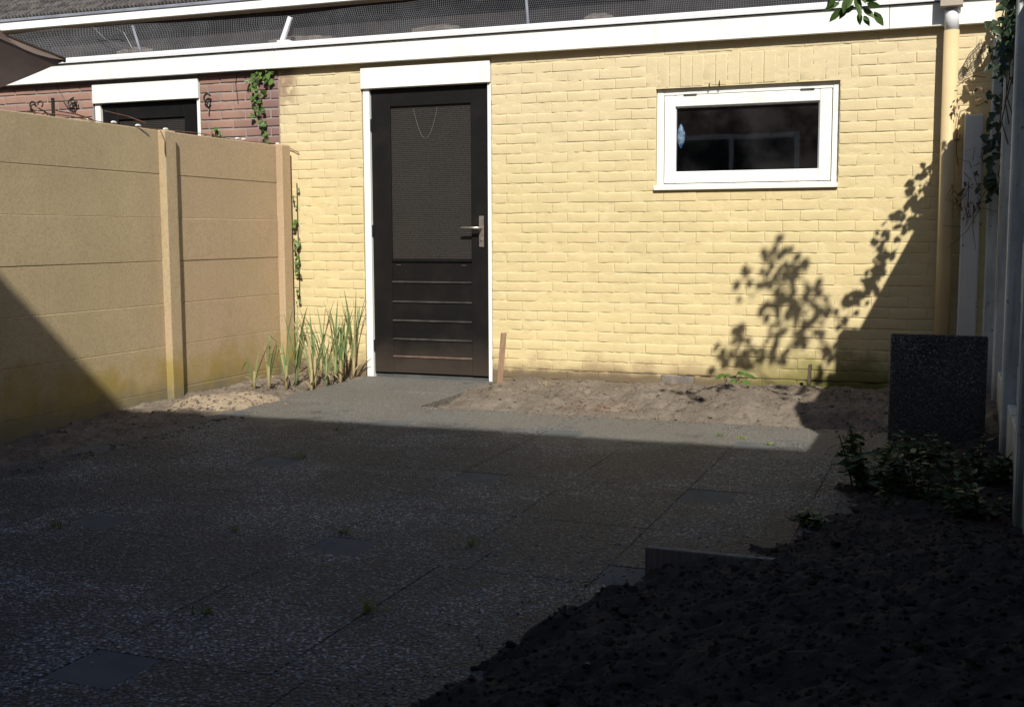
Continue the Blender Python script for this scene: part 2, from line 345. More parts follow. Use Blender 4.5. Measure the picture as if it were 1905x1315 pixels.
def h_left(x, y):
    right = .06 + .05 * fb(0, y, 1.6, 21)
    if y > -1.2: right = .06 - .10 * sstep((y + 1.2) / .5) + .03 * fb(0, y, 3, 21)
    d = right - x
    if d < -.06: return -.06
    base = -.035 - .035 * sstep((-1.5 - y) / 1.5)
    h = base + .03 * (1 - math.exp(-max(0, d + .05) / .1)) + (.020 * fb(x, y, 5, 22) + .014 * fb(x, y, 16, 23) + .009 * fb(x, y, 38, 24) + .006 * abs(fb(x, y, 75, 25))) * sstep((d + .06) / .1)
    h += .055 * math.exp(-((x + .17) / .24) ** 2 - ((y + 1.56) / .34) ** 2)
    return h
def bed(name, x0, x1, y0, y1, st, hf, mat):
    nx = int((x1 - x0) / st) + 1; ny = int((y1 - y0) / st) + 1; vs_ = []; f = []
    for j in range(ny):
        for i in range(nx):
            x = x0 + i * st; y = y0 + j * st; vs_.append((x, y, hf(x, y)))
    for j in range(ny - 1):
        for i in range(nx - 1):
            a = j * nx + i; q = (a, a + 1, a + nx + 1, a + nx)
            if max(vs_[k][2] for k in q) > -.0595: f.append(q)
    m = MB(); m.v = vs_; m.f = f; o = m.build(name, mat, None, True); return struct(o)
back_bed = bed('soil_bed', .86, 4.19, -1.34, -.004, .0125, h_back, M_['dry'])
left_bed = bed('soil_bed', -.66, .16, -4.2, -.004, .0135, h_left, M_['dry'])
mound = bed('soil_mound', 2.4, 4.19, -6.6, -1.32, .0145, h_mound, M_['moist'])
# the pale sand heap spilled beside the fence
def h_sand(x, y):
    g = math.exp(-((x + .17) / .30) ** 4 - ((y + 1.53) / .36) ** 4); n_ = fb(x, y, 5, 33)
    return h_left(x, y) + .022 * g - .013 + .008 * n_
sand = bed('sand_heap', -.55, .16, -2.0, -1.05, .018, h_sand, M_['sand'])
# clods, crumbs and stones lying in the beds
def ico():
    import bmesh
    bm = bmesh.new(); bmesh.ops.create_icosphere(bm, subdivisions=1, radius=1); v = [Vector(q.co) for q in bm.verts]; f = [[w.index for w in q.verts] for q in bm.faces]; bm.free(); return v, f
IV, IF = ico()
def lumps(name, n, pick, rr, mat, parent, squash=.7, power=2.2):
    m = MB()
    for _ in range(n):
        p = pick()
        if p is None: continue
        s = rr[0] + (rr[1] - rr[0]) * rnd.random() ** power; e = Euler((rnd.random() * 6, rnd.random() * 6, rnd.random() * 6)).to_matrix()
        k = [s * rnd.uniform(.6, 1.25) for _ in range(12)]; sx, sy, sz = rnd.uniform(.8, 1.3), rnd.uniform(.7, 1.1), squash
        vs_ = []
        for i, v in enumerate(IV):
            q = e @ (v * k[i]); vs_.append((p[0] + q.x * sx, p[1] + q.y * sy, p[2] + q.z * sz + s * .25))
        m.add(vs_, IF)
    return stuff(m.build(name, mat, parent, False))
def picker(x0, x1, y0, y1, hf, lim=-.03):
    def f():
        x = rnd.uniform(x0, x1); y = rnd.uniform(y0, y1); h = hf(x, y); return (x, y, h) if h > lim else None
    return f
lumps('clod', 1500, picker(.9, 4.15, -1.3, -.02, h_back, -.02), (.002, .017), M_['dry'], back_bed, .7, 3.6)
lumps('clod', 1100, picker(-.64, .12, -4.0, -.02, h_left), (.002, .017), M_['dry'], left_bed, .7, 3.6)
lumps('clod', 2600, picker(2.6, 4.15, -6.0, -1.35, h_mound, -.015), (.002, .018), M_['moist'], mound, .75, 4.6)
lumps('clod', 260, picker(-.42, .10, -1.85, -1.2, h_sand), (.003, .013), M_['dry'], sand)
lumps('red_crumb', 260, lambda: (lambda x, y: (x, y, h_back(x, y)))(1.98 + rnd.gauss(0, .13), -.93 + rnd.gauss(0, .08)), (.002, .009), M_['rust'], back_bed, .6, 2)
lumps('crumb', 4200, picker(.9, 4.15, -1.3, -.02, h_back, -.03), (.0015, .0065), M_['dry'], back_bed, .7, 1.6)
lumps('crumb', 2000, picker(-.64, .12, -3.4, -.02, h_left, -.05), (.0015, .0065), M_['dry'], left_bed, .7, 1.6)
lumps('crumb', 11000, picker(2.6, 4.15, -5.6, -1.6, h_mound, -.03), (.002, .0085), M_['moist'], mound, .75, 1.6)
lumps('pebble', 90, picker(.95, 4.1, -1.28, -.05, h_back, -.02), (.002, .011), M_['pebble'], back_bed, .7, 3)
lumps('pebble', 45, picker(2.7, 4.1, -5.2, -1.6, h_mound, -.02), (.002, .008), M_['pebble'], mound, .7, 3)
def spill():
    y = rnd.uniform(-6.0, -1.4); x = interp(EDGE, y) + .08 * sstep((-3.9 - y) / .5) - abs(rnd.gauss(0, .11)); return (x, y, .0)
lumps('crumb', 1500, spill, (.0008, .0036), M_['moist'], mound, .7, 3)
def spill2():
    x = rnd.uniform(.95, 3.6); return (x, -1.26 - abs(rnd.gauss(0, .10)), .0)
lumps('crumb', 500, spill2, (.002, .010), M_['dry'], back_bed, .7, 3)
def spill3():
    y = rnd.uniform(-4, -1.3); return (.10 + abs(rnd.gauss(0, .07)), y, .0)
lumps('crumb', 300, spill3, (.002, .012), M_['dry'], left_bed, .7, 3)

# ------------------------------------------------------------------ paving of gravel slabs with small plain inserts
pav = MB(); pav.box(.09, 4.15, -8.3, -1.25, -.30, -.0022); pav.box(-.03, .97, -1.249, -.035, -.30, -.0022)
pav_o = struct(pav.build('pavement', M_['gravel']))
def tile_mesh(nm, w, d, mat): m = MB(); m.cbox(-w / 2 + .003, w / 2 - .0005, -d / 2 + .0005, d / 2 - .0005, -.05, 0, .0012); return m.mesh(nm, mat)
PX, PY, IN = .985, 1.14, .195
lw = (PX - IN) / 2; bw = PX / 2; bd = (PY - IN) / 2
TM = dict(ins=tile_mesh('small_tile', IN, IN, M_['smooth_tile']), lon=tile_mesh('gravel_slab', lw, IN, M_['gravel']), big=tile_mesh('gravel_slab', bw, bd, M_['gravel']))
def put(kind, x, y, dz=0):
    if x < .02 or x > 4.1 or y < -8.2: return
    link('small_tile' if kind == 'ins' else 'gravel_slab', TM[kind], pav_o, (x, y, rnd.uniform(-.0006, .0004) + dz), (R(rnd.uniform(-.05, .05)), R(rnd.uniform(-.05, .05)), R(rnd.uniform(-.3, .3))))
x0, y0 = 1.085 - IN / 2 - PX, -5.28 - IN / 2 - PY * 2
for i in range(5):
    for j in range(6):
        X = x0 + i * PX; Y = y0 + j * PY
        hide = lambda yy: yy > -1.28
        if not hide(Y + IN / 2 + .06):
            put('ins', X + IN / 2, Y + IN / 2, -.0012)
            for k in range(2): put('lon', X + IN + lw * (k + .5), Y + IN / 2)
        for r_ in range(2):
            yy = Y + IN + bd * (r_ + .5)
            if hide(yy): continue
            for k in range(2): put('big', X + bw * (k + .5), yy)
for (xa, xb, ya, yb) in ((-.03, .462, -1.28, -.76), (.466, .958, -1.28, -.70), (-.03, .462, -.756, -.20), (.466, .958, -.696, -.20), (-.03, .462, -.196, -.03), (.466, .958, -.196, -.03)):   # short path up to the shed door
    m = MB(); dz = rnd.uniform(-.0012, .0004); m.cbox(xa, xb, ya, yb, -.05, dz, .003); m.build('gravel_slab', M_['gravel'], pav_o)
def peb():
    while True:
        x = rnd.uniform(.12, 3.3); y = rnd.uniform(-6.2, -2.1)
        if fb(x, y, 1.4, 50) > -.15 and x < interp(EDGE, y) - .03: return (x, y, -.001)
lumps('pebble', 4200, peb, (.002, .006), M_['pebble'], pav_o, .55, 2.0)

# ------------------------------------------------------------------ bricks
BL, BH, PXB, PZB = .209, .0620, .219, .0667
def brick_variant(nm, w, h, mat, rough=.0022, dep=.014, nx=7, nz=3, soft=.42):
    """front face grid bulging toward -Y, edges rounded and ragged, sides run back"""
    m = MB(); sd = rnd.uniform(0, 99); vs_ = []
    xs = [-w / 2] + [-w / 2 + .006 + (w - .012) * i / (nx - 2) for i in range(nx - 1)] + [w / 2]
    zs = [-h / 2] + [-h / 2 + .006 + (h - .012) * i / (nz - 2) for i in range(nz - 1)] + [h / 2]
    for kz, z in enumerate(zs):
        for kx, x in enumerate(xs):
            ed = (kx in (0, len(xs) - 1)) + (kz in (0, len(zs) - 1))
            y = soft * ((.0022 if kz == 0 else .0014 if kz == len(zs) - 1 else .0006) * (ed > 0) + .0008 * (ed > 1)) + rough * .6 * noise.noise(Vector((x * 16 + sd, z * 30, sd)))
            q = rough * 1.7
            vs_.append((x + (q * noise.noise(Vector((z * 60, sd, x * 9))) if ed else 0), y, z + (q * 1.2 * noise.noise(Vector((x * 26, sd + 5, 3.1 + 7 * kz))) if ed else 0)))
    NX = len(xs); NZ = len(zs); f = []
    for kz in range(NZ - 1):
        for kx in range(NX - 1): a = kz * NX + kx; f.append((a, a + 1, a + NX + 1, a + NX))
    rim = [i for i in range(NX)] + [kz * NX + NX - 1 for kz in range(1, NZ)] + [(NZ - 1) * NX + i for i in range(NX - 2, -1, -1)] + [kz * NX for kz in range(NZ - 2, 0, -1)]
    b0 = len(vs_); vs_ += [(vs_[i][0], dep, vs_[i][2]) for i in rim]; n = len(rim)
    f += [(rim[i], b0 + i, b0 + (i + 1) % n, rim[(i + 1) % n]) for i in range(n)]
    m.v = vs_; m.f = f; return m
def brick_wall(parent, x0, x1, z0, courses, holes, mat, name, keep, seed, shift=0.0, gap=.0035, BH=BH):
    """brick positions in running bond; keep(list)->set of indices that stay single objects"""
    rr = random.Random(seed); out = []; 
    for c in range(courses):
        z = z0 + PZB * (c + .5); off = (PXB / 2 if c % 2 else 0) + shift
        spans = [(x0, x1)]
        for (a, b, za, zb) in holes:
            if z + BH * .4 > za and z - BH * .4 < zb:
                ns = []
                for (p, q) in spans:
                    if b <= p or a >= q: ns.append((p, q)); continue
                    if a > p: ns.append((p, a))
                    if b < q: ns.append((b, q))
                spans = ns
        for (p, q) in spans:
            k = math.floor((p - off) / PXB)
            while off + k * PXB < q:
                a = max(p, off + k * PXB) ; b = min(q, off + (k + 1) * PXB); k += 1
                if b - a > .03: out.append(((a + b) / 2, z, b - a - gap, BH))
    return out
def place_bricks(lst, parent, mat, mass_mat, name, nmax, seed, score, yface=0.0, rough=.0026):
    rr = random.Random(seed); VAR = {}; order = sorted(range(len(lst)), key=lambda i: -score(lst[i])); single = set(order[:nmax])
    mass = MB()
    for i, (x, z, w, h) in enumerate(lst):
        k = (round(w, 3), round(h, 3), rr.randrange(14) if w > .15 else rr.randrange(2))
        if k not in VAR:
            b = brick_variant(name, w, h, mat, rough); VAR[k] = (b, None)
        b, me = VAR[k]
        dy = yface + rr.uniform(-.0010, .0010); dx = rr.uniform(-.002, .002); dz = rr.uniform(-.0016, .0016); rt = rr.uniform(-.008, .008)
        if i in single:
            if me is None: me = b.mesh(name, mat, True); VAR[k] = (b, me)
            link(name, me, parent, (x + dx, dy, z + dz), (0, rt, 0))
        else:
            mass.add([(x + dx + v[0], dy + v[1], z + dz + v[2] - rt * v[0]) for v in b.v], b.f)
    if mass.v: stuff(mass.build('brickwork', mass_mat, parent, True))

# ------------------------------------------------------------------ the yellow shed
shed = thing('garden_shed', 'yellow painted brick shed with white fascia, black door and small white window', 'shed', (1.7, .1, 0))
DX0, DX1 = -.062, .938; WX0, WX1, WZ0, WZ1 = 2.088, 3.240, 1.300, 1.950
XL, XR, ZT = -.742, 4.16, 2.245
holes = [(DX0, DX1, -1, 2.2), (WX0, WX1, WZ0, WZ1)]
sold = (2.02, 3.30, 1.953, 2.155)
Z0B = -.0395
lst = brick_wall(None, XL, XR, Z0B, 35, holes + [sold], None, '', None, 1, .06)
nb = 17; sw = (sold[1] - sold[0]) / nb
lst += [(sold[0] + sw * (i + .5), (sold[2] + sold[3]) / 2, sw - .003, sold[3] - sold[2] - .006) for i in range(nb)]
lst = [q for q in lst if q[1] + q[3] / 2 < ZT]
place_bricks(lst, shed, M_['wall'], M_['wall'], 'brick', 300, 3, lambda q: q[2] * q[3] / ((q[0] - 3.92) ** 2 + 54 + (q[1] - 1) ** 2))
w = MB(); YB = .0042
for (a, b, c, d) in ((XL, DX0, -.3, ZT + .1), (DX0, DX1, 2.2, ZT + .1), (DX1, WX0, -.3, ZT + .1), (WX0, WX1, -.3, WZ0), (WX0, WX1, WZ1, ZT + .1), (WX1, XR, -.3, ZT + .1)):
    w.box(a, b, YB, .12, c, d)
w.build('wall_core', M_['wall'], shed)
w = MB(); SX, SZ = .022, .0111                                      # painted joints: uneven, sometimes flush with the brick faces
def joint(x, z):
    k = noise.noise(Vector((x * 9, 3.3, z * 40))) * .0022 + noise.noise(Vector((x * 40, 9.1, z * 70))) * .0012
    y = .0010 - k
    if abs(z - .0939) < .0065 and x > 1.25: y = max(y, .0041 - .001 + 0 * k)
    return min(.0040, y)
for (a, b, c, d) in ((XL, DX0, -.1, ZT), (DX1, WX0, -.1, ZT), (WX0, WX1, -.1, WZ0), (WX0, WX1, WZ1, ZT), (WX1, XR, -.1, ZT), ):
    nx = max(2, round((b - a) / SX)); nz = max(2, round((d - c) / SZ)); g = len(w.v)
    for j in range(nz + 1):
        for i in range(nx + 1):
            x = a + (b - a) * i / nx; z = c + (d - c) * j / nz; w.v.append((x, joint(x, z), z))
    for j in range(nz):
        for i in range(nx): q = g + j * (nx + 1) + i; w.f.append((q, q + 1, q + nx + 2, q + nx + 1))
stuff(w.build('joint', M_['wall'], shed, True))
cr = MB(); rc = random.Random(4); x = 1.5
while x < 4.1:                                                       # open cracks along the lowest bed joint
    L = rc.uniform(.05, .35); zc = .0939 + rc.uniform(-.003, .003); hh = rc.uniform(.002, .0055) * (1 if x > 2.3 else .5); e = x + L
    n = 8; up = [(x + L * i / n, -.0030, zc + hh * math.sin(math.pi * i / n) * rc.uniform(.6, 1.2)) for i in range(n + 1)]; lo = [(p[0], -.0030, zc - hh * .5 * rc.uniform(.4, 1)) for p in up]
    cr.add(up + lo, [(n + 1 + i, n + 2 + i, i + 1, i) for i in range(n)]); x = e + rc.uniform(.0, .12) * (1 if x > 2.3 else 3)
stuff(cr.build('crack', M_['bitumen'], shed))
for ch in [o for o in shed.children if o.name.startswith('brick')]:
    if (abs(ch.location.x - 2.27) < .11 and abs(ch.location.z - .0605) < .03): ch.data = ch.data.copy(); ch.data.materials[0] = M_['stone']; break
w = MB(); w.box(XL, XL + .1, .121, 2.9, -.3, 2.3); w.box(XR - .1, XR, .121, 2.9, -.3, 2.3); w.box(XL, XR, 2.901, 3.0, -.3, 2.3); w.box(XL + .101, XR - .101, .121, 2.9, -.3, -.02)
w.build('inner_wall', M_['inside'], shed)
w = MB(); w.box(XL + .003, XR - .003, .02, 3.0, 2.346, 2.40); w.build('roof', M_['bitumen'], shed)
FB, FT = 2.226, 2.362
for (a, b) in ((XL + .001, 3.516), (3.519, 4.10)):
    w = MB(); w.cbox(a, b, -.055 + (.001 if b > 4 else 0), -.025, FB, FT, .003); w.build('fascia_board', M_['white'], shed)
w = MB(); w.box(XL + .001, 4.10, -.024, .0, FB + .03, FT - .002); w.build('fascia_backing', M_['white'], shed)
w = MB(); w.prism_x([(-.073, 2.367), (-.073, 2.388), (-.066, 2.408), (-.03, 2.412), (.10, 2.405), (.10, 2.396), (-.03, 2.398), (-.05, 2.395), (-.06, 2.367)], XL + .001, 4.10); w.build('roof_trim', M_['trim'], shed, fix=True)

def shed_door(parent, X, detailed=True):
    """door opening whose leaf begins at X (leaf 0.903 wide)"""
    hb = MB(); hb.cbox(X - .060, X + .932, -.017, .05, 2.050, 2.196, .003); hb.build('door_header', M_['white'], parent)
    fr = MB()
    fr.cbox(X - .054, X - .003, .004, .10, -.02, 2.049, .003); fr.cbox(X + .906, X + .932, .004, .10, -.02, 2.049, .003)
    fr.build('door_frame', M_['white'], parent)
    s = MB(); s.cbox(X - .002, X + .905, .045, .11, -.06, .020, .004); s.build('threshold', M_['smooth_tile'], parent)
    d = MB(); Y0_, Y1_ = .026, .066
    d.cbox(X, X + .150, Y0_, Y1_, .025, 2.044, .003); d.cbox(X + .772, X + .903, Y0_, Y1_, .025, 2.044, .003)
    d.cbox(X + .1505, X + .7715, Y0_ + .001, Y1_, 1.922, 2.044, .003)
    d.cbox(X + .1505, X + .7715, Y0_ + .001, Y1_, .026, .150, .003)
    door = d.build('door', M_['black'], parent)
    gp = MB(); gp.box(X + .145, X + .777, .044, .050, .815, 1.93); gp.build('glass_panel', M_['ribbed'], door)
    zz = [.826, .690, .548, .412, .278, .152]
    for a, b in zip(zz, zz[1:]):                                   # horizontal shiplap boards below the glass
        bb = MB(); bb.prism_x([(.060, a - .0005), (.042, a - .0005), (.030, a - .010), (.033, b), (.060, b)], X + .151, X + .771)
        bo = bb.build('door_board', M_['black'], door, fix=True)
    for b in zz[1:]:
        bb = MB(); bb.prism_x([(.0330, b - .0005), (.0215, b - .0075), (.0215, b - .012), (.0300, b - .0125)], X + .151, X + .771)
        bb.build('ledge', M_['bare_ledge'] if b < .2 else M_['worn_ledge'], door, fix=True)
    wl = MB(); wl.prism_x([(.024, .8265), (.020, .838), (.043, .850), (.043, .8265)], X + .151, X + .771); wl.build('glazing_bar', M_['black'], door, fix=True)
    if detailed:
        hp = MB(); hp.cbox(X + .832, X + .868, .018, .027, .932, 1.147, .003); hp.tube([(X + .85, .019, .985), (X + .85, .012, .985)], .009, 10)
        plate = hp.build('door_handle', M_['steel'], door)
        lv = MB(); lv.tube([(X + .85, .02, 1.064), (X + .85, -.022, 1.064), (X + .846, -.03, 1.064), (X + .72, -.033, 1.067)], [.009, .009, .010, .008], 10); lv.build('lever', M_['steel'], plate, True)
        for sx in (.205, .715):
            sl = MB(); sl.box(X + sx - .017, X + sx + .017, .0215, .0300, .800, .806); sl.build('vent_slot', M_['slot'], door)
        st = MB(); pts = [(X + .30 + .045 * 2 * math.sin(i / 14 * math.pi / 2) if 0 else X + .42 + .105 * (i - 7) / 7 * (1 - .12 * abs(i - 7) / 7), .0425, 1.69 + .215 * (abs(i - 7) / 7) ** 1.7) for i in range(15)]
        st.tube(pts, .0016, 5); st.build('string_loop', M_['string'], door)
        for zc in (.22, 1.05, 1.80):
            hg = MB(); hg.tube([(X - .001, .020, zc - .04), (X - .001, .020, zc + .04)], .006, 8); hg.build('hinge', M_['iron'], door)
shed_door(shed, 0.0)
# window
fr = MB()
fr.cbox(WX0 + .002, 2.136, .027, .10, 1.33, WZ1 - .002, .003); fr.cbox(3.196, WX1 - .002, .027, .10, 1.33, WZ1 - .002, .003)
fr.cbox(2.1365, 3.1955, .028, .10, 1.908, WZ1 - .002, .003); fr.cbox(2.1365, 3.1955, .028, .10, 1.331, 1.340, .002)
win = fr.build('window', M_['white'], shed)
sl = MB(); sl.prism_x([(.10, 1.302), (-.022, 1.302), (-.024, 1.322), (.0, 1.331), (.10, 1.3305)], WX0 - .004, WX1 + .002); sl.build('sill', M_['white'], win, fix=True)
sa = MB(); sa.cbox(2.141, 2.211, .021, .07, 1.345, 1.904, .004); sa.cbox(3.119, 3.191, .021, .07, 1.345, 1.904, .004)
sa.cbox(2.2115, 3.1185, .022, .07, 1.833, 1.904, .004); sa.cbox(2.2115, 3.1185, .022, .07, 1.345, 1.420, .004)
sash = sa.build('sash', M_['white'], win)
bd = MB(); bd.box(2.2115, 3.1185, .036, .05, 1.826, 1.8325); bd.box(3.1125, 3.1185, .036, .05, 1.4205, 1.8255); bd.box(2.2115, 2.2155, .036, .05, 1.4205, 1.8215); bd.build('glazing_bead', M_['trim'], win)
pn = MB(); pn.box(2.2125, 3.1175, .052, .057, 1.4205, 1.8325); pn.build('pane', M_['glass'], win)
for xh in (2.265, 3.0):
    h_ = MB(); h_.cbox(xh, xh + .085, .017, .03, 1.899, 1.912, .002); h_.build('hinge', M_['slot'], win)
for xn, zn in ((2.438, .02), (2.502, .032)):
    n_ = MB(); n_.tube([(xn, .01, 1.945), (xn, -.012, 1.95), (xn, -.014, 1.95 + zn)], .003, 6); n_.build('nail', M_['iron'], win)
# downpipe
pp = MB(); pp.tube([(3.872, -.082, -.1), (3.868, -.082, 2.19)], .043, 20); pipe = pp.build('downpipe', M_['pipe'], shed, True)
pp = MB(); pp.tube([(3.868, -.082, 2.1905), (3.866, -.082, 2.30), (3.865, -.084, 2.31)], [.0405, .0405, .036], 20); pp.build('pipe_top', M_['pvc'], pipe, True)
hp = MB(); hp.cbox(3.800, 3.925, -.150, -.076, 2.318, 2.52, .004); hp.build('hopper', M_['hopper'], pipe)
for zc in (.7, 1.62):
    br = MB(); br.cbox(3.822, 3.916, -.04, .004, zc - .012, zc + .012, .002); br.build('pipe_bracket', M_['pipe'], pipe)
# netting on the roof edge
net = thing('roof_netting', 'fine wire netting standing along the shed roof edge', 'netting', (.2, .1, 2.41))
nm = MB(); NX0, NX1, NH = -3.5, 3.74, .27
def npos(x, s):
    s2 = s * (.245 + .02 * math.sin(x * 1.7) + .016 * noise.noise(Vector((x * 2.2, 4, 1)))); k = noise.noise(Vector((x * 1.3, s * 3, 7.0)))
    return Vector((x + .012 * k, .03 + s2 * .35 + .02 * k, 2.405 + s2))
st = .0155; nxx = int((NX1 - NX0) / st); nzz = 16
def strip(a, b, r_):
    d = (b - a).normalized(); u = d.cross(Vector((0, 1, 0))).normalized() * r_; v = Vector((0, r_, 0))
    nm.add([a - u, a - v, a + u, b - u, b - v, b + u], [(0, 1, 4, 3), (1, 2, 5, 4), (2, 0, 3, 5)])
for i in range(nxx + 1):
    x = NX0 + i * st
    for j in range(4): strip(npos(x, j / 4), npos(x, (j + 1) / 4), .0011)
for j in range(nzz + 1):
    for i in range(0, nxx, 8): strip(npos(NX0 + i * st, j / nzz), npos(NX0 + min(i + 8, nxx) * st, j / nzz), .0011)
stuff(nm.build('wire', M_['wire'], net))
def rod(a, b, r_, mat, name, parent): mm = MB(); mm.tube([a, b], r_, 8); return mm.build(name, mat, parent, True)
for (a, b) in (((-1.98, .02, 2.41), (-2.10, .08, 2.64)), ((1.20, .02, 2.41), (1.16, .08, 2.66))): rod(a, b, .011, M_['zinc'], 'netting_post', net)
lt = MB(); lt.cbox(-.016, .016, -.012, .012, 0, .20, .002, Matrix.Translation((-.700, -.02, 2.405)) @ Matrix.Rotation(R(24), 4, 'Y')); lt.build('leaning_lath', M_['lath'], net)
lt = MB(); lt.cbox(-.72, -.62, -.05, .02, 2.4125, 2.424, .002); lt.build('lath_foot', M_['lath'], net)
tw = MB(); tw.tube([(-2.42, -.0, 2.64), (-2.36, .0, 2.62), (-2.2, .0, 2.62), (-2.12, .0, 2.58), (-2.05, .0, 2.46), (-1.95, .0, 2.425)], .0025, 5); tw.tube([(-2.40, -.0, 2.63), (-2.3, .0, 2.54), (-2.15, 0, 2.48), (-2.05, 0, 2.46)], .0022, 5); tw.build('loose_wire', M_['wire'], net)
for i, (xa, xb, hgt, lab) in enumerate(((-2.29, -1.95, .055, 'flat brownish stone on the shed roof edge, farthest left of four'), (-.90, -.36, .05, 'long stone on the shed roof edge behind the leaning white lath'), (.29, .65, .05, 'flat stone on the roof edge just above the black door'), (1.56, 1.76, .05, 'short pale stone on the roof edge left of the window'))):
    mm = MB(); n = 9; prof = []
    for k in range(n):
        x = xa + (xb - xa) * k / (n - 1); hh = 2.404 + .040 + .7 * hgt * (.55 + .45 * math.sin(math.pi * k / (n - 1)) + .18 * rnd.uniform(-1, 1)); prof.append((x, hh))
    vs_ = []; f = []
    for (x, hh) in prof: vs_ += [(x, .115, 2.403), (x, .112 + rnd.uniform(0, .01), hh), (x, .21, hh - .005), (x, .22, 2.403)]
    for k in range(n - 1):
        for q in range(4): f.append((k * 4 + q, k * 4 + (q + 1) % 4, k * 4 + 4 + (q + 1) % 4, k * 4 + 4 + q))
    f += [(0, 3, 2, 1), tuple((n - 1) * 4 + q for q in range(4))]; mm.v = vs_; mm.f = f
    tag(mm.build('roof_stone', M_['stone'], None, False, True), lab, 'stone', 'stones on the shed roof edge')
# blue and white thing behind the window glass
mm = MB(); n = 10
for j in range(n):
    for i in range(12):
        a = 2 * math.pi * i / 12; s = math.sin(math.pi * (j + .5) / n) * (.048 + .02 * noise.noise(Vector((i * .9, j * .8, 2))))
        mm.v.append((2.236 + .6 * s * math.cos(a),   .084 + .018 * math.sin(a) * s / .045, 1.575 + .17 * j / n))
for j in range(n - 1):
    for i in range(12): mm.f.append((j * 12 + i, j * 12 + (i + 1) % 12, j * 12 + 12 + (i + 1) % 12, j * 12 + 12 + i))
tag(mm.build('plastic_bag', M_['bluebag'], None, True), 'crumpled blue and white plastic behind the window glass, at its left edge', 'bag')

# ------------------------------------------------------------------ the neighbour's red brick shed
nsh = thing('neighbour_shed', 'red brick shed with white door header behind the tan fence', 'shed', (-2.2, .1, 0))
NXL, NXR, ND = -5.2, -.744, -2.377
nh = [(ND - .062, ND + .938, -1, 2.2)]
lst = [q for q in brick_wall(None, NXL, NXR, -.052, 35, nh, None, '', None, 2, -.05, .011, .0545) if q[1] + q[3] / 2 < ZT]
place_bricks(lst, nsh, M_['red'], M_['red_mass'], 'brick', 150, 5, lambda q: q[1] + min(0, (q[0] + 3.4)) * 3, 0.0, .0018)
w = MB()
for (a, b, c, d) in ((NXL, ND - .062, -.3, ZT + .1), (ND - .062, ND + .938, 2.2, ZT + .1), (ND + .938, NXR, -.3, ZT + .1)): w.box(a, b, .0052, .12, c, d)
w.build('wall_core', M_['mortar'], nsh)
w = MB(); w.box(NXL, NXL + .1, .121, 2.9, -.3, 2.3); w.box(NXL, NXR, 2.901, 3.0, -.3, 2.3); w.build('inner_wall', M_['inside'], nsh)
w = MB(); w.box(NXL, NXR, .02, 3.0, 2.346, 2.40); w.build('roof', M_['bitumen'], nsh)
w = MB(); w.cbox(NXL, NXR + .001, -.055, -.025, FB, FT, .003); w.build('fascia_board', M_['white'], nsh)
w = MB(); w.box(NXL, NXR, -.024, .0, FB + .03, FT - .002); w.build('fascia_backing', M_['white'], nsh)
w = MB(); w.prism_x([(-.073, 2.367), (-.073, 2.388), (-.066, 2.408), (-.03, 2.412), (.10, 2.405), (.10, 2.396), (-.03, 2.398), (-.05, 2.395), (-.06, 2.367)], NXL, NXR + .001); w.build('roof_trim', M_['trim'], nsh, fix=True)
shed_door(nsh, ND, False)

# iron wall ornaments on the red bricks
def iron(name, label, tubes, group='iron hooks on the red wall'):
    mm = MB()
    for pts, r_ in tubes: mm.tube(pts, r_, 6)
    return tag(mm.build(name, M_['iron'], None, True), label, 'hook', group)
def arc(cx, cz, r_, a0, a1, y=-.02, n=10): return [(cx + r_ * math.cos(a0 + (a1 - a0) * i / n), y, cz + r_ * math.sin(a0 + (a1 - a0) * i / n)) for i in range(n + 1)]
b_ = MB(); b_.cbox(-2.842, -2.822, -.022, -.002, 1.90, 2.115, .002); b_.tube([(-2.832, -.02, 1.97), (-2.90, -.10, 2.03)], .006, 6); b_.tube(arc(-2.885, 2.06, .025, -1.2, 3.4, -.09), .005, 6)
tag(b_.build('plant_bracket', M_['iron'], None), 'black iron plant bracket with upright bar on the red brick wall', 'bracket', 'iron hooks on the red wall')
iron('scroll_hook', 'small S-shaped iron hook left of the upright bracket on the red wall', [(arc(-3.03, 2.065, .028, .3, 4.2), .006), (arc(-3.045, 2.005, .03, 2.0, -2.2), .006)])
iron('scroll_hook', 'round curled iron ornament between the bracket and the white door header', [(arc(-2.625, 2.06, .035, 0, 5.6, -.03), .006), (arc(-2.60, 2.075, .03, 1.5, 6.5, -.035), .005), ([(-2.60, -.004, 2.05), (-2.60, -.05, 2.03)], .006)])
iron('scroll_hook', 'small rusty iron ornament right of the white door header on red bricks', [(arc(-1.345, 2.045, .03, .5, 5.5, -.035), .007), ([(-1.34, -.003, 2.04), (-1.33, -.06, 2.0), (-1.33, -.06, 1.97)], .006)])
c_ = MB(); c_.tube([(-1.10, -.006, 2.2), (-1.11, -.008, 2.14), (-1.10, -.006, 2.06), (-1.095, -.006, 2.0)], .003, 5); tag(c_.build('dangling_wire', M_['iron'], None), 'thin dark wire dangling down the red bricks left of the ivy', 'wire')
c_ = MB(); c_.tube([(-2.70, -.08, 2.16), (-2.66, -.06, 2.08), (-2.63, -.01, 2.0)], .004, 5); tag(c_.build('hanging_cord', M_['string'], None), 'thin grey cord hanging across the red bricks below the parasol tip', 'cord')

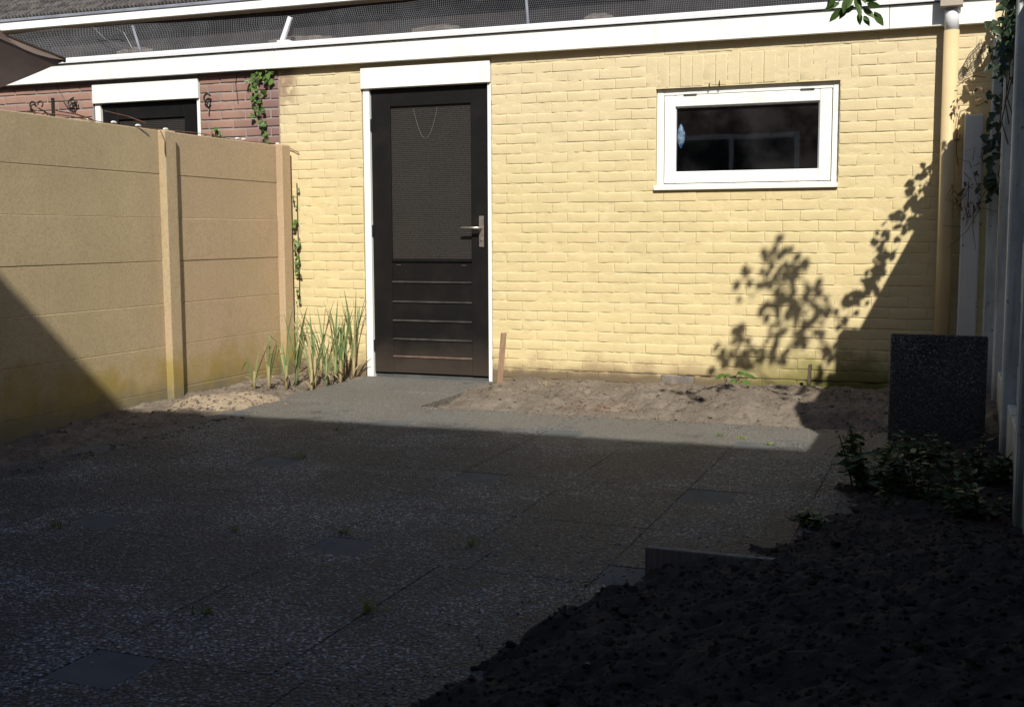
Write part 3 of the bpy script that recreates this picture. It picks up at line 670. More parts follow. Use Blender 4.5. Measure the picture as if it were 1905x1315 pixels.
# ------------------------------------------------------------------ left concrete fence
lf = thing('concrete_fence', 'tan painted concrete panel fence on the left', 'fence', (-.69, -4, 0))
JZ = [1.663, 1.396, 1.130, .860, .594, .330, .057, -.32]
PY_ = [(-.185, -.065), (-1.50, -1.385), (-3.11, -2.995), (-4.29, -4.175), (-5.61, -5.495), (-6.93, -6.815), (-8.25, -8.135)]
for a, b in PY_:
    mm = MB(); mm.cbox(-.745, -.616, a, b, -.35, 1.668 + rnd.uniform(-.004, .004), .008, None, .0012); mm.build('post', M_['fence'], lf)
for k in range(len(PY_) - 1):
    ya, yb = PY_[k + 1][1] - .03, PY_[k][0] + .03
    for i in range(7):
        mm = MB(); t_ = rnd.uniform(-.003, .003) + i * .0004; sag = rnd.uniform(-.0008, .0008)
        mm.cbox(-.703 + t_, -.664 + t_, ya, yb, JZ[i + 1] - .001 + sag, JZ[i] + .001 + sag, .0045, None, .001); mm.build('fence_panel', M_['fence'], lf)
# string of little lights along its top
sl_ = thing('light_string', 'wire with small white bulbs lying along the fence top', 'light string', (-.69, -1.2, 1.67))
ys = [-2.55, -2.3, -2.075, -1.874, -1.66, -1.382, -1.1, -.85, -.632, -.556, -.3, -.129, -.02, .0]
mm = MB(); pts = []
for i, y in enumerate(ys): pts.append((-.685 + .012 * math.sin(i * 2.1) + (0.10 if i == len(ys) - 1 else 0), min(y, -.012) , 1.672 + .008 * math.sin(i * 1.3) - (.05 if i == len(ys) - 1 else 0)))
mm.tube(pts, .0028, 5); mm.build('wire', M_['rust'], sl_)
for y in (-2.075, -1.874, -1.66, -1.40, -.632, -.556, -.129):
    b_ = MB(); b_.tube([(-.685, y - .022, 1.676), (-.684, y - .010, 1.679), (-.683, y + .012, 1.679), (-.682, y + .024, 1.675)], [.003, .007, .0075, .004], 8); b_.build('bulb', M_['bulb'], sl_, True)
for i, (a, b, lab) in enumerate((((-.68, -2.35, 1.70), (-.66, -2.08, 1.675), 'thin dry twig on the fence top left of the post'), ((-.68, -1.95, 1.735), (-.63, -1.66, 1.69), 'rusty twig sticking up from the fence top before the black door'))):
    t_ = MB(); t_.tube([a, tuple((Vector(a) + Vector(b)) / 2 + Vector((.0, .02, .006))), b], [.003, .004, .005], 5); tag(t_.build('twig', M_['rust'], None), lab, 'twig', 'twigs on the fence top')
t_ = MB(); t_.tube([(-.645, -1.50, 1.66), (-.612, -1.505, 1.60), (-.609, -1.512, 1.52)], .0035, 5); tag(t_.build('twig', M_['rust'], None), 'rusty wire end hanging down the face of the middle fence post', 'wire')

# ------------------------------------------------------------------ right white fence
rf = thing('white_fence', 'tall weathered white concrete fence at the right edge', 'fence', (4.22, -3, 0))
JR = [2.06, 1.79, 1.52, 1.25, .98, .71, .44, .27, -.3]
PR = [(-.66, -.54), (-1.94, -1.80), (-3.24, -3.12), (-4.54, -4.42), (-5.84, -5.72), (-7.14, -7.02), (-8.3, -8.18)]
for k, (a, b) in enumerate(PR):
    top = 2.10 if k < 3 else 1.72
    mm = MB(); mm.cbox(4.142, 4.30, a, b, -.35, top, .008, None, .0015); mm.build('post', M_['oldwhite'], rf)
mm = MB(); mm.cbox(4.095, 4.175, -.17, -.055, -.35, 2.12, .008, None, .0015); mm.build('post', M_['oldwhite'], rf)
seg = [(-.52, -.175)] + [(PR[k + 1][1] - .03, PR[k][0] + .03) for k in range(len(PR) - 1)]
for s_, (ya, yb) in enumerate(seg):
    js = JR if s_ < 3 else JR[1:]
    for i in range(len(js) - 1):
        base = js[i] <= .271; t_ = rnd.uniform(-.003, .003)
        mm = MB(); mm.cbox((4.165 if base else 4.20) + t_, 4.245 + t_, ya, yb, js[i + 1] + .002, js[i] - .002, .006, None, .001); mm.build('fence_panel', M_['oldwhite'], rf)
ep = MB(); ep.cbox(3.955, 4.060, -.135, -.035, -.35, 1.70, .008, None, .002); tag(ep.build('white_post', M_['oldwhite'], None), 'short peeling white post against the yellow wall beside the downpipe', 'post')

# ------------------------------------------------------------------ leaning gravel slab, stakes, board
sm = MB(); sm.cbox(-.222, .222, -.0225, .0225, 0, .60, .006, None, .002)
so = sm.build('leaning_slab', M_['dark_gravel']); so.location = (3.868, -1.47, -.075); so.rotation_euler = (R(-3), 0, R(2)); tag(so, 'dark gravel paving slab stood on edge against the white fence', 'slab')
def stake(label, base, top, w_, d_, mat='stake'):
    a, b = Vector(base), Vector(top); ax = (b - a).normalized(); L = (b - a).length; Mx = Matrix.Translation(a) @ ax.to_track_quat('Z', 'Y').to_matrix().to_4x4()
    mm = MB(); mm.cbox(-w_ / 2, w_ / 2, -d_ / 2, d_ / 2, -.06, L, .002, Mx, .001); tag(mm.build('stake', M_[mat], None), label, 'stake', 'wooden stakes in the soil bed')
stake('tall thin wooden stake in the soil just right of the black door', (1.020, -.075, .0), (1.062, -.10, .350), .043, .014)
stake('short dark wooden stake at the wall near the shadow edge', (3.11, -.16, .05), (3.118, -.16, .215), .030, .02, 'bark')
mm = MB(); mm.cbox(3.09, 3.62, -4.114, -4.086, -.05, .086, .003, None, .0015); tag(mm.build('edging_board', M_['board'], None), 'short grey edging board half buried in the dark soil mound', 'board')

# ------------------------------------------------------------------ plants
def ribbon(L, w0, lean, bend, kink=None, n=9, az=0.0, base=(0, 0, 0)):
    """strap leaf with a V fold, growing up and leaning towards azimuth az"""
    m = MB(); p = Vector(base); d = Vector((math.cos(az), math.sin(az), 0)); side = Vector((-d.y, d.x, 0)); ang = lean
    for i in range(n + 1):
        t = i / n; w_ = w0 * (1 - .15 * t) * (1 - max(0, (t - .55) / .45) ** 1.6) + .0008; dirv = d * math.sin(ang) + Vector((0, 0, 1)) * math.cos(ang); nr = dirv.cross(side)
        m.v += [tuple(p - side * w_ / 2 - nr * w_ * .28), tuple(p), tuple(p + side * w_ / 2 - nr * w_ * .28)]
        if i < n:
            p = p + dirv * L / n; ang += bend / n * (.4 + 1.6 * t)
            if kink and abs(t - kink[0]) < .5 / n: ang += kink[1]
    for i in range(n):
        a = i * 3; m.f += [(a, a + 1, a + 4, a + 3), (a + 1, a + 2, a + 5, a + 4)]
    return m
def leek(x, y, z, hgt, nleaf, label, seed, spread=.35):
    rr = random.Random(seed); root = thing('leek_plant', label, 'leek', (x, y, z), 'leeks growing by the shed wall')
    s = MB(); s.tube([(x, y, z - .02), (x + .004, y, z + .06), (x + .006, y + .002, z + hgt * .36)], [.010, .0105, .008], 8); s.build('stem', M_['straw'] if rr.random() < .5 else M_['leek'], root, True)
    for k in range(nleaf):
        az = rr.choice((0, math.pi)) + rr.gauss(0, .7); L = hgt * rr.uniform(.62, .95) * (1.0 if k else 1.1); b0 = (x + .006, y + .002, z + hgt * (.10 + .24 * rr.random()))
        kk = (rr.uniform(.45, .75), rr.uniform(.9, 2.2)) if rr.random() < .42 else None
        m = ribbon(L, rr.uniform(.011, .019), rr.uniform(.02, spread), rr.uniform(.05, .5), kk, 9, az, b0)
        m.build('leaf', M_['straw'] if rr.random() < .15 else M_['leek'], root, True)
    for k in range(2):                                              # withered outer leaves
        m = ribbon(hgt * rr.uniform(.2, .4), .012, rr.uniform(.4, .8), rr.uniform(1.2, 2.2), None, 8, rr.random() * 6.28, (x, y, z + .04)); m.build('dry_leaf', M_['straw'], root, True)
LK = [(-.37, -.98, .34, 4, 'shortest leek, farthest left, in front of the tan fence'), (-.31, -.90, .42, 5, 'second leek from the left, thin and pale, before the tan fence'), (-.27, -.62, .54, 8, 'bushy leek in front of the yellow fence post'), (-.20, -.86, .46, 6, 'leek at the front left of the row with drooping leaves'),
      (-.30, -.24, .52, 7, 'leek at the back of the row in the corner of fence and wall'), (-.10, -.66, .60, 8, 'tallest leek in the middle of the row'), (-.07, -.56, .52, 6, 'leek just right of the tallest one'), (-.02, -.84, .44, 4, 'leek at the front of the row, its foot nearest the paving'),
      (-.15, -.30, .52, 7, 'leek close to the yellow wall behind the tallest'), (-.04, -.42, .50, 6, 'leek in the right half of the row, leaves folded over'), (-.13, -.20, .48, 5, 'leek second from the right, close to the yellow wall'), (-.105, -.11, .56, 9, 'rightmost leek beside the black door')]
for i, (x, y, hg, nl, lab) in enumerate(LK): leek(x, y, h_left(x, y), hg, nl, lab, 40 + i, .16 if i == 11 else .40)

def leaf_mesh(nm, L, w_, mat, lobed=False, curl=.12):
    m = MB()
    if lobed: pr = [(0, .04), (.08, .42), (.26, .5), (.36, .34), (.62, .30), (.84, .12), (1, 0)]
    else: pr = [(0, .03), (.14, .26), (.36, .46), (.60, .42), (.82, .22), (1, 0)]
    for t, q in pr: m.v += [(-q * w_, t * L, -curl * L * t * t + .10 * w_ * (q > .1)), (0, t * L, -curl * L * t * t), (q * w_, t * L, -curl * L * t * t + .10 * w_ * (q > .1))]
    for i in range(len(pr) - 1): a = i * 3; m.f += [(a, a + 1, a + 4, a + 3), (a + 1, a + 2, a + 5, a + 4)]
    return m, (m.mesh(nm, mat, True) if mat else None)
ivyB, ivyM = leaf_mesh('ivy_leaf', .055, .055, M_['ivy'], True)
rndB, _n = leaf_mesh('leaf', .062, .052, None); treeB, treeM = leaf_mesh('leaf', .078, .036, M_['leaf'])
shrB, _n = leaf_mesh('leaf', .07, .034, None); shrM = leaf_mesh('leaf', .07, .034, M_['ivy'])[1]
def orient(direction, normal):
    d = Vector(direction).normalized(); n = Vector(normal); n = (n - d * n.dot(d)).normalized(); s = d.cross(n)
    return Matrix(((s.x, d.x, n.x), (s.y, d.y, n.y), (s.z, d.z, n.z)))
def scatter_leaf(mb, B, p, d, n, s):
    Mx = orient(d, n); mb.add([Vector(p) + Mx @ (Vector(v) * s) for v in B.v], B.f)
def ivy(name, label, path, dens, face, seed, size=(.7, 1.15), wid=.03):
    rr = random.Random(seed); root = thing(name, label, 'ivy', path[0], 'ivy on the walls'); s = MB(); s.tube(path, .004, 5); s.build('stem', M_['bark'], root)
    for (a, b), n_ in zip(zip(path, path[1:]), dens):
        for _ in range(n_):
            p = Vector(a).lerp(Vector(b), rr.random()) + Vector((rr.gauss(0, wid), 0, rr.gauss(0, .02))) + Vector(face) * rr.uniform(.008, .03)
            d = Vector((rr.gauss(0, .7), 0, -1 + rr.gauss(0, .5))) + Vector(face) * rr.uniform(.0, .5); nn = Vector(face) + Vector((rr.gauss(0, .35), rr.gauss(0, .35), rr.uniform(0, .7)))
            o = link('leaf', ivyM, root, p, orient(d, nn).to_euler()); o.scale = [rr.uniform(*size)] * 3
F_ = (0, -1, 0)
ivy('ivy_vine', 'ivy strand hanging down the red bricks from the white fascia', [(-.90, -.012, 2.235), (-.93, -.012, 2.12), (-.90, -.012, 1.98), (-.885, -.012, 1.85), (-.83, -.012, 1.70)], (20, 13, 11, 10), F_, 3, (.45, .85), .026)
ivy('ivy_vine', 'short green ivy tuft on the red bricks right beneath the fascia', [(-.80, -.012, 2.235), (-.81, -.012, 2.17), (-.835, -.012, 2.10)], (6, 4), F_, 4, (.6, 1.0), .02)
ivy('ivy_vine', 'thin ivy strand climbing where the tan fence meets the yellow wall', [(-.60, -.015, .50), (-.595, -.015, .75), (-.60, -.015, 1.0), (-.60, -.015, 1.15), (-.60, -.015, 1.40)], (6, 15, 4, 5), F_, 5, (.35, .85), .012)
ivy('ivy_vine', 'small leafy sprig above the fence right of the neighbour door', [(-1.33, -.012, 1.66), (-1.29, -.012, 1.74), (-1.285, -.012, 1.82)], (5, 6), F_, 6, (.5, .85), .035)

# tree beyond the white fence with a branch over the yard
tree = thing('overhanging_tree', 'leafy tree over the white fence, one twig hanging in at the top', 'tree', (4.85, -2.9, -.1))
tr = MB(); tr.tube([(4.85, -2.9, -.4), (4.84, -2.88, .8), (4.80, -2.85, 1.7), (4.75, -2.8, 2.5), (4.72, -2.8, 2.9)], [.07, .06, .05, .035, .015], 9); tr.build('trunk', M_['bark'], tree, True)
SH = [(2.9, .95), (2.86, .86), (2.94, .88), (2.99, .84), (3.04, .82), (2.81, .78), (2.88, .76), (2.94, .75), (2.99, .74), (2.68, .72), (2.73, .68), (2.84, .69), (2.9, .67), (2.96, .66), (3.03, .63), (3.09, .62), (2.9, .61), (2.8, .55), (2.89, .55), (2.96, .54), (2.99, .56), (3.14, .52), (3.11, .52), (3.07, .47), (3.0, .43), (2.87, .46), (3.11, .44), (2.79, .34), (2.89, .38), (3.04, .34), (3.13, .35), (2.98, .3), (2.64, .35), (2.62, .3), (2.56, .26), (2.61, .24), (2.67, .22), (2.53, .19), (2.72, .22), (2.83, .23), (2.91, .21), (2.72, .27), (2.87, .26)]
SV = Vector((.5, -1.083, 1.0)); crown = MB(); tw = MB(); rr = random.Random(12)
for (X, Z) in SH:
    t = 2.45 + rr.uniform(-.12, .12); c = Vector((X, 0, Z)) + SV * t
    for _ in range(5):
        p = c + Vector((rr.gauss(0, .026), rr.gauss(0, .03), rr.gauss(0, .026))); d = Vector((rr.gauss(-.2, .6), rr.gauss(0, .6), rr.gauss(-.5, .5))); n_ = SV.normalized() + Vector((rr.gauss(0, .5), rr.gauss(0, .5), rr.gauss(0, .4)))
        scatter_leaf(crown, rndB, p - d.normalized() * .03, d, n_, rr.uniform(.75, 1.15))
for (X, Y) in ((2.335, -.517), (2.40, -.56), (2.45, -.62), (2.52, -.72), (2.56, -.79), (2.30, -.47), (2.50, -.60), (2.86, -.33), (2.92, -.42), (3.00, -.56), (3.03, -.62), (2.96, -.48), (2.80, -.40)):
    c = Vector((X, Y, .05)) + SV * (2.2 + rr.uniform(-.05, .1))
    for _ in range(4): scatter_leaf(crown, rndB, c + Vector((rr.gauss(0, .03), rr.gauss(0, .04), rr.uniform(0, .05))), Vector((rr.gauss(-.2, .6), rr.gauss(0, .6), rr.gauss(-.5, .5))), SV.normalized() + Vector((rr.gauss(0, .5), rr.gauss(0, .5), rr.gauss(0, .4))), rr.uniform(.75, 1.1))
def limb(a, b, r0): 
    a = Vector(a); b = Vector(b); mid = a.lerp(b, .5) + Vector((0, 0, .06)); tw.tube([a, mid, b], [r0, r0 * .7, r0 * .3], 6)
limb((4.75, -2.8, 2.5), Vector((2.98, 0, .55)) + SV * 2.45, .016); limb((4.72, -2.8, 2.85), Vector((2.92, 0, .84)) + SV * 2.45, .012); limb((4.79, -2.83, 2.0), Vector((2.66, 0, .24)) + SV * 2.45, .014)
for i in range(520):
    v = Vector((rr.gauss(0, 1), rr.gauss(0, 1), rr.gauss(0, 1))).normalized() * rr.uniform(.3, 1) ** .5; p = Vector((4.80, -2.85, 2.42)) + Vector((v.x * .40, v.y * .5, v.z * .42))
    scatter_leaf(crown, treeB, p, Vector((v.x, v.y, v.z - .6)) + Vector((rr.gauss(0, .4), rr.gauss(0, .4), 0)), Vector((0, 0, 1)) + v * .5, rr.uniform(.7, 1.1))
tw.build('limb', M_['bark'], tree, True); stuff(crown.build('crown', M_['leaf'], tree, True))
tb = MB(); tb.tube([(4.72, -2.82, 2.55), (4.1, -2.7, 2.35), (3.68, -2.62, 2.10), (3.54, -2.6, 1.95), (3.55, -2.6, 1.89)], [.012, .009, .006, .004, .002], 6); tb.tube([(3.60, -2.61, 2.02), (3.50, -2.6, 1.95), (3.46, -2.6, 1.92)], [.004, .003, .0015], 5); tb.build('twig', M_['bark'], tree, True)
HL = [(3.451, 1.940, -.5, -.7), (3.478, 1.895, -.8, -.7), (3.505, 1.905, -.6, -.8), (3.517, 1.935, -.3, -.9), (3.544, 1.900, .1, -1), (3.545, 1.885, .0, -1), (3.560, 1.870, .5, -.9), (3.575, 1.905, .8, -.3), (3.557, 1.925, .7, -.1), (3.526, 1.955, -.4, -.6), (3.486, 1.955, -.8, -.3), (3.470, 1.920, -1, -.4), (3.570, 1.94, 1, .0), (3.555, 1.90, .7, -.6), (3.50, 1.935, -.2, -1), (3.54, 1.955, .4, -.6), (3.585, 1.955, .8, -.4)]
for (X, Z, dx, dz) in HL + [(a + rr.gauss(0, .025), b + rr.uniform(0, .05), c + rr.gauss(0, .5), d + rr.gauss(0, .4)) for a, b, c, d in HL[::2]]:
    o = link('leaf', treeM, tree, (X, -2.6 + rr.uniform(-.04, .04), Z), orient((dx, rr.uniform(-.5, .3), dz), (rr.gauss(.3, .4), -1, rr.uniform(-.3, .8))).to_euler()); o.scale = [rr.uniform(.6, .95)] * 3

# climbing plant along the top of the white fence
cl = thing('climbing_plant', 'dark climber trailing over the top of the white fence', 'climber', (4.2, -1.2, 0))
SD = [(3.77, 1.26), (3.68, 1.26), (3.69, 1.21), (3.74, 1.22), (3.66, 1.14), (3.56, 1.08), (3.56, 1.03), (3.5, .96), (3.49, .89), (3.52, .81), (3.46, .77), (3.47, .69), (3.3, .58), (3.34, .55), (3.32, .45), (3.29, .38), (3.22, .24), (3.25, .26)]
lm = MB()
for (X, Z) in SD:
    t = (4.17 - X) / .5; c = Vector((X, 0, Z)) + SV * t
    for _ in range(5):
        p = c + Vector((rr.gauss(0, .025), rr.gauss(0, .03), rr.gauss(0, .025))); scatter_leaf(lm, rndB, p, Vector((rr.gauss(-.3, .6), rr.gauss(0, .6), rr.gauss(-.3, .6))), SV.normalized() + Vector((rr.gauss(0, .5), rr.gauss(0, .5), rr.gauss(0, .4))), rr.uniform(.55, .95))
for i in range(46):                                                    # sprigs standing up along the fence top
    y0_ = -rr.uniform(.75, 2.9); up = abs(rr.gauss(0, .07)) + .01; c = Vector((4.17 + rr.gauss(0, .02), y0_, 2.08 + up))
    for _ in range(4): scatter_leaf(lm, rndB, c + Vector((rr.gauss(0, .02), rr.gauss(0, .03), rr.gauss(0, .025))), Vector((rr.gauss(-.3, .6), rr.gauss(0, .6), rr.gauss(-.2, .6))), SV.normalized() + Vector((rr.gauss(0, .5), rr.gauss(0, .5), rr.gauss(0, .4))), rr.uniform(.55, .95))
for i in range(800):                                                   # mass on top of the far end of the fence
    y = -rr.uniform(.02, 1.05); z = 2.10 + rr.gauss(.08, .10) - (.45 * rr.random() ** 3 if y > -.4 else .2 * rr.random() ** 2); x = 4.19 + rr.gauss(.03, .05) + .03 * y
    if x - .46 * abs(y) < 4.01 and z - .923 * abs(y) > 1.45: continue
    if x - .46 * abs(y) < 3.95 and z - .923 * abs(y) > 1.32 + 2.0 * (x - .46 * abs(y) - 3.805) + .05: continue
    scatter_leaf(lm, ivyB, (x, y, z), (rr.gauss(-.3, .6), rr.gauss(-.3, .5), -1 + rr.gauss(0, .4)), (-.5 + rr.gauss(0, .4), -1, .6 + rr.gauss(0, .3)), rr.uniform(.6, 1.1))
for i in range(90):                                                   # lower leaves between the two posts
    z = rr.choice((1.30 + rr.gauss(0, .06), 1.52 + rr.gauss(0, .07), 2.0 + rr.gauss(0, .15))); x = 4.115 + rr.gauss(0, .022); y = -.20 - rr.random() * .15
    scatter_leaf(lm, ivyB, (x, y, z), (rr.gauss(-.3, .6), -.4, -1 + rr.gauss(0, .4)), (-.4, -1, .5 + rr.gauss(0, .3)), rr.uniform(.6, 1.05))
stuff(lm.build('foliage', M_['darkivy'], cl, True))
st_ = MB()
for i in range(7):
    y = -.25 - rr.random() * .8; z0_ = 1.0 + rr.random() * .8; pts = [(4.19 + rr.gauss(0, .01), y, z0_ + k * .12) for k in range(1 + int((2.15 - z0_) / .12) + 1)]
    pts = [(a + rr.gauss(0, .012) - .03, b + rr.gauss(0, .03), c) for a, b, c in pts]; st_.tube(pts, .0035, 5)
st_.build('stem', M_['bark'], cl)
dv = thing('dead_vine', 'withered brown vine tangle between white post and yellow wall', 'vine', (4.02, -.12, 1.2)); dm = MB(); dl = MB()
for i in range(26):
    a = Vector((4.0 + rr.gauss(0, .035), -.15 + rr.gauss(0, .02), 1.24 + rr.gauss(0, .09))); b = a + Vector((rr.gauss(0, .05), rr.gauss(-.01, .02), rr.gauss(-.03, .07))); c = b + Vector((rr.gauss(0, .05), 0, rr.gauss(-.02, .06))); dm.tube([a, b, c], [.002, .0018, .001], 4)
for (pts) in ([(3.905, -.14, 1.86), (3.95, -.13, 1.90), (4.0, -.12, 1.92), (4.06, -.1, 1.91)], [(3.93, -.13, 1.72), (4.0, -.13, 1.74), (4.07, -.12, 1.77)], [(3.93, -.13, 1.72), (3.92, -.14, 1.66), (3.915, -.13, 1.50), (3.93, -.14, 1.40)], [(4.03, -.03, 2.12), (3.97, -.03, 2.06), (3.92, -.02, 1.96)], [(4.04, -.03, 2.06), (3.98, -.03, 2.0), (3.95, -.03, 1.95)]): dm.tube(pts, .0022, 5)
for i in range(60):
    k = rr.random()
    p = (4.01 + rr.gauss(0, .035), -.16 + rr.gauss(0, .02), 1.22 + rr.gauss(0, .08)) if k < .6 else rr.choice([(3.955, -.14, 1.89), (4.02, -.14, 1.82), (3.915, -.15, 1.74), (3.92, -.15, 1.58), (4.04, -.13, 1.78), (4.03, -.05, 2.1)])
    p = Vector(p) + Vector((rr.gauss(0, .012), 0, rr.gauss(0, .02))); scatter_leaf(dl, treeB, p, (rr.gauss(0, .7), -.2, -1), (rr.gauss(0, .5), -1, .3), rr.uniform(.22, .5))
dm.build('stem', M_['dead'], dv); stuff(dl.build('dead_leaf', M_['dead'], dv, True))
cf = MB()                                                              # scrap of wire mesh on the wall by the pipe
for i in range(9):
    t = i / 8; a = Vector((3.905, -.02, 1.95)).lerp(Vector((4.03, -.02, 2.14)), t); b = Vector((3.93, -.02, 1.93)).lerp(Vector((4.06, -.02, 1.97)), t); cf.tube([a, a.lerp(b, .5) + Vector((0, -.012, -.01)), b], .0012, 4)
    a = Vector((3.905, -.02, 1.95)).lerp(Vector((3.93, -.02, 1.93)), t); b = Vector((4.03, -.02, 2.14)).lerp(Vector((4.06, -.02, 1.97)), t); cf.tube([a, a.lerp(b, .5) + Vector((0, -.012, -.006)), b], .0012, 4)
tag(cf.build('wire_scrap', M_['wire'], None), 'scrap of wire netting on the yellow wall right of the downpipe', 'netting')

# low leafy plants on the dark mound
def bush(label, c, rad, hgt, n, seed, mat='shrubleaf', size=(.4, .8), name='leafy_plant'):
    rr = random.Random(seed); z = h_mound(c[0], c[1]); z = max(z, 0); root = thing(name, label, 'plant', (c[0], c[1], z), 'low leafy plants on the soil mound'); lm = MB(); sm_ = MB()
    for k in range(max(5, n // 22)):
        a = rr.random() * 6.28; q = rad * rr.random() ** .5; tip = Vector((c[0] + q * math.cos(a), c[1] + q * math.sin(a), z + hgt * rr.uniform(.55, 1.0) * (1 - .4 * (q / rad) ** 2))); bs = Vector((c[0] + q * .4 * math.cos(a), c[1] + q * .4 * math.sin(a), z - .03))
        sm_.tube([bs, bs.lerp(tip, .5) + Vector((0, 0, .02)), tip], [.004, .003, .002], 5)
        for j in range(22):
            t = rr.uniform(.25, 1); p = bs.lerp(tip, t) + Vector((rr.gauss(0, .012), rr.gauss(0, .012), 0)); b_ = rr.random() * 6.28; d = Vector((math.cos(b_), math.sin(b_), rr.uniform(-.4, .5))); scatter_leaf(lm, shrB, p, d, Vector((0, 0, 1)) + Vector((rr.gauss(0, .35), rr.gauss(0, .35), 0)), rr.uniform(*size))
    sm_.build('stem', M_['bark'], root); stuff(lm.build('foliage', M_[mat], root, True))
bush('leafy plant at the left end of the mound, overhanging the paving', (3.62, -2.66), .16, .27, 340, 1, 'leaf', (.55, .95))
bush('leafy plant in front of the leaning slab on the dark mound', (3.80, -2.30), .20, .22, 320, 2)
bush('leafy plant in the middle of the mound, nearest the camera', (3.84, -2.88), .22, .20, 340, 3)
bush('leafy plant at the foot of the white fence near the picture edge', (4.04, -2.55), .14, .24, 300, 4)
bush('leafy plant on the mound at the lower right edge, below the white fence', (4.04, -3.1), .16, .17, 260, 5)
bush('small low seedling at the mound edge below the leafy plants', (3.50, -3.34), .06, .08, 110, 6, 'shrubleaf', (.4, .7))
def seedling(label, x, y, z, s, seed, name='seedling'):
    rr = random.Random(seed); root = thing(name, label, 'seedling', (x, y, z)); sm_ = MB()
    for k in range(9):
        a = rr.random() * 6.28; tip = Vector((x + s * rr.uniform(.2, 1) * math.cos(a), y + s * .7 * math.sin(a), z + s * rr.uniform(.4, 1.2))); sm_.tube([(x, y, z - .02), tip], [.003, .0015], 5)
        o = link('leaf', shrM, root, tip, orient((math.cos(a), math.sin(a) - .3, -.1), (rr.gauss(0, .3), -.5, 1)).to_euler()); o.scale = [rr.uniform(.8, 1.25) * s / .09] * 3
        o = link('leaf', shrM, root, tip, orient((math.cos(a + 1.2), math.sin(a + 1.2) - .3, .1), (rr.gauss(0, .3), -.4, 1)).to_euler()); o.scale = [rr.uniform(.6, 1.0) * s / .09] * 3
    sm_.build('stem', M_['shrubleaf'], root)
seedling('small bright green seedling in the dry soil against the yellow wall', 2.64, -.26, h_back(2.64, -.26), .095, 3)
def tuft(label, x, y, s, seed, mat='weed', z=0.0):
    rr = random.Random(seed); m = MB()
    for k in range(16):
        r_ = ribbon(s * rr.uniform(.5, 1.2), .0035, rr.uniform(.1, 1.0), rr.uniform(.2, 1.3), None, 4, rr.random() * 6.28, (x + rr.gauss(0, s * .45), y + rr.gauss(0, s * .25), z - .004)); m.add(r_.v, r_.f)
    tag(m.build('weed_tuft', M_[mat], None), label, 'weed', 'weeds in the paving joints')
for i, (x, y, s, lab) in enumerate(((2.85, -1.66, .035, 'sunlit weed in the paving joint below the seedling'), (2.96, -1.70, .03, 'sunlit weed in the joint right at the shadow edge'), (3.12, -1.82, .025, 'small weed at the corner of the sunlit paving'), (2.05, -4.87, .04, 'yellowish weed tuft in the near left paving'),
    (2.47, -4.70, .05, 'upright grass tuft in the near paving, left of the soil mound'), (2.0, -3.99, .035, 'weed at the back corner of the middle plain tile'), (2.47, -3.97, .045, 'weed tuft right of the middle plain tile'), (1.0, -4.27, .04, 'green weed beside the far left plain tile'), (1.14, -2.87, .04, 'moss-coloured weed strip in the shaded paving below the leeks'), (.93, -2.17, .03, 'tiny weed in the shade just below the sunlit strip'), (1.62, -4.1, .03, 'weed in the shaded paving between two plain tiles'))):
    tuft(lab, x, y, s, 70 + i)
tuft('dry grass wisp in the soil right of the wooden stake', 1.42, -.3, .05, 99, 'straw', h_back(1.42, -.3))

# ------------------------------------------------------------------ neighbour's parasol
T_, AZ_, PH_, SLP, RAD = .093, 2.923, 5.117, .395, 1.666
ax = Vector((math.sin(T_) * math.cos(AZ_), math.sin(T_) * math.sin(AZ_), math.cos(T_))); e_ = ax.cross(Vector((.3, .2, 1))).normalized(); g_ = ax.cross(e_)
CEN = Vector((-2.371, -2.842, 2.025))
def rim(k): a = PH_ + 2 * math.pi * k / 8; return CEN + (e_ * math.cos(a) + g_ * math.sin(a)) * RAD
apex = CEN + ax * RAD * math.tan(SLP)
par = thing('parasol', 'brown cloth parasol corner above the fence at top left', 'parasol', (CEN.x, CEN.y, -.1))
for k in range(8):
    m = MB(); n = 7; a, b = rim(k), rim(k + 1)
    for i in range(n + 1):
        for j in range(n + 1):
            t = i / n; s = j / n; p = apex.lerp(a.lerp(b, s), t); sagv = 4 * s * (1 - s) * t
            inward = (CEN - p); inward -= ax * inward.dot(ax); p = p + inward.normalized() * (.075 * sagv * t * t) - ax * (.045 * sagv) ; m.v.append(tuple(p))
    for i in range(n):
        for j in range(n): q = i * (n + 1) + j; m.f.append((q, q + 1, q + n + 2, q + n + 1))
    m.build('canopy_panel', M_['fabric'], par, True)
    rb = MB(); rb.tube([apex - ax * .02, apex.lerp(a, .5) - ax * .018, a - ax * .008], [.009, .008, .007], 6); rb.tube([a.lerp(apex, .07) - ax * .012, a - ax * .004], [.016, .011], 6); rb.build('rib', M_['rib'], par, True)
    se = MB(); se.tube([apex + ax * .004, apex.lerp(a, .5) + ax * .005, a + ax * .004], [.010, .011, .012], 6); se.build('seam', M_['rib'], par, True)
    st2 = MB(); st2.tube([apex.lerp(a, .5) - ax * .02, CEN + ax * .05], .007, 6); st2.build('strut', M_['rib'], par, True)
po = MB(); po.tube([Vector((CEN.x, CEN.y, -.35)) , CEN - ax * .0, apex + ax * .04], .022, 12); po.build('pole', M_['rib'], par, True)
po = MB(); po.cbox(CEN.x - .25, CEN.x + .25, CEN.y - .25, CEN.y + .25, -.41, -.33, .01); po.build('base', M_['smooth_tile'], par)

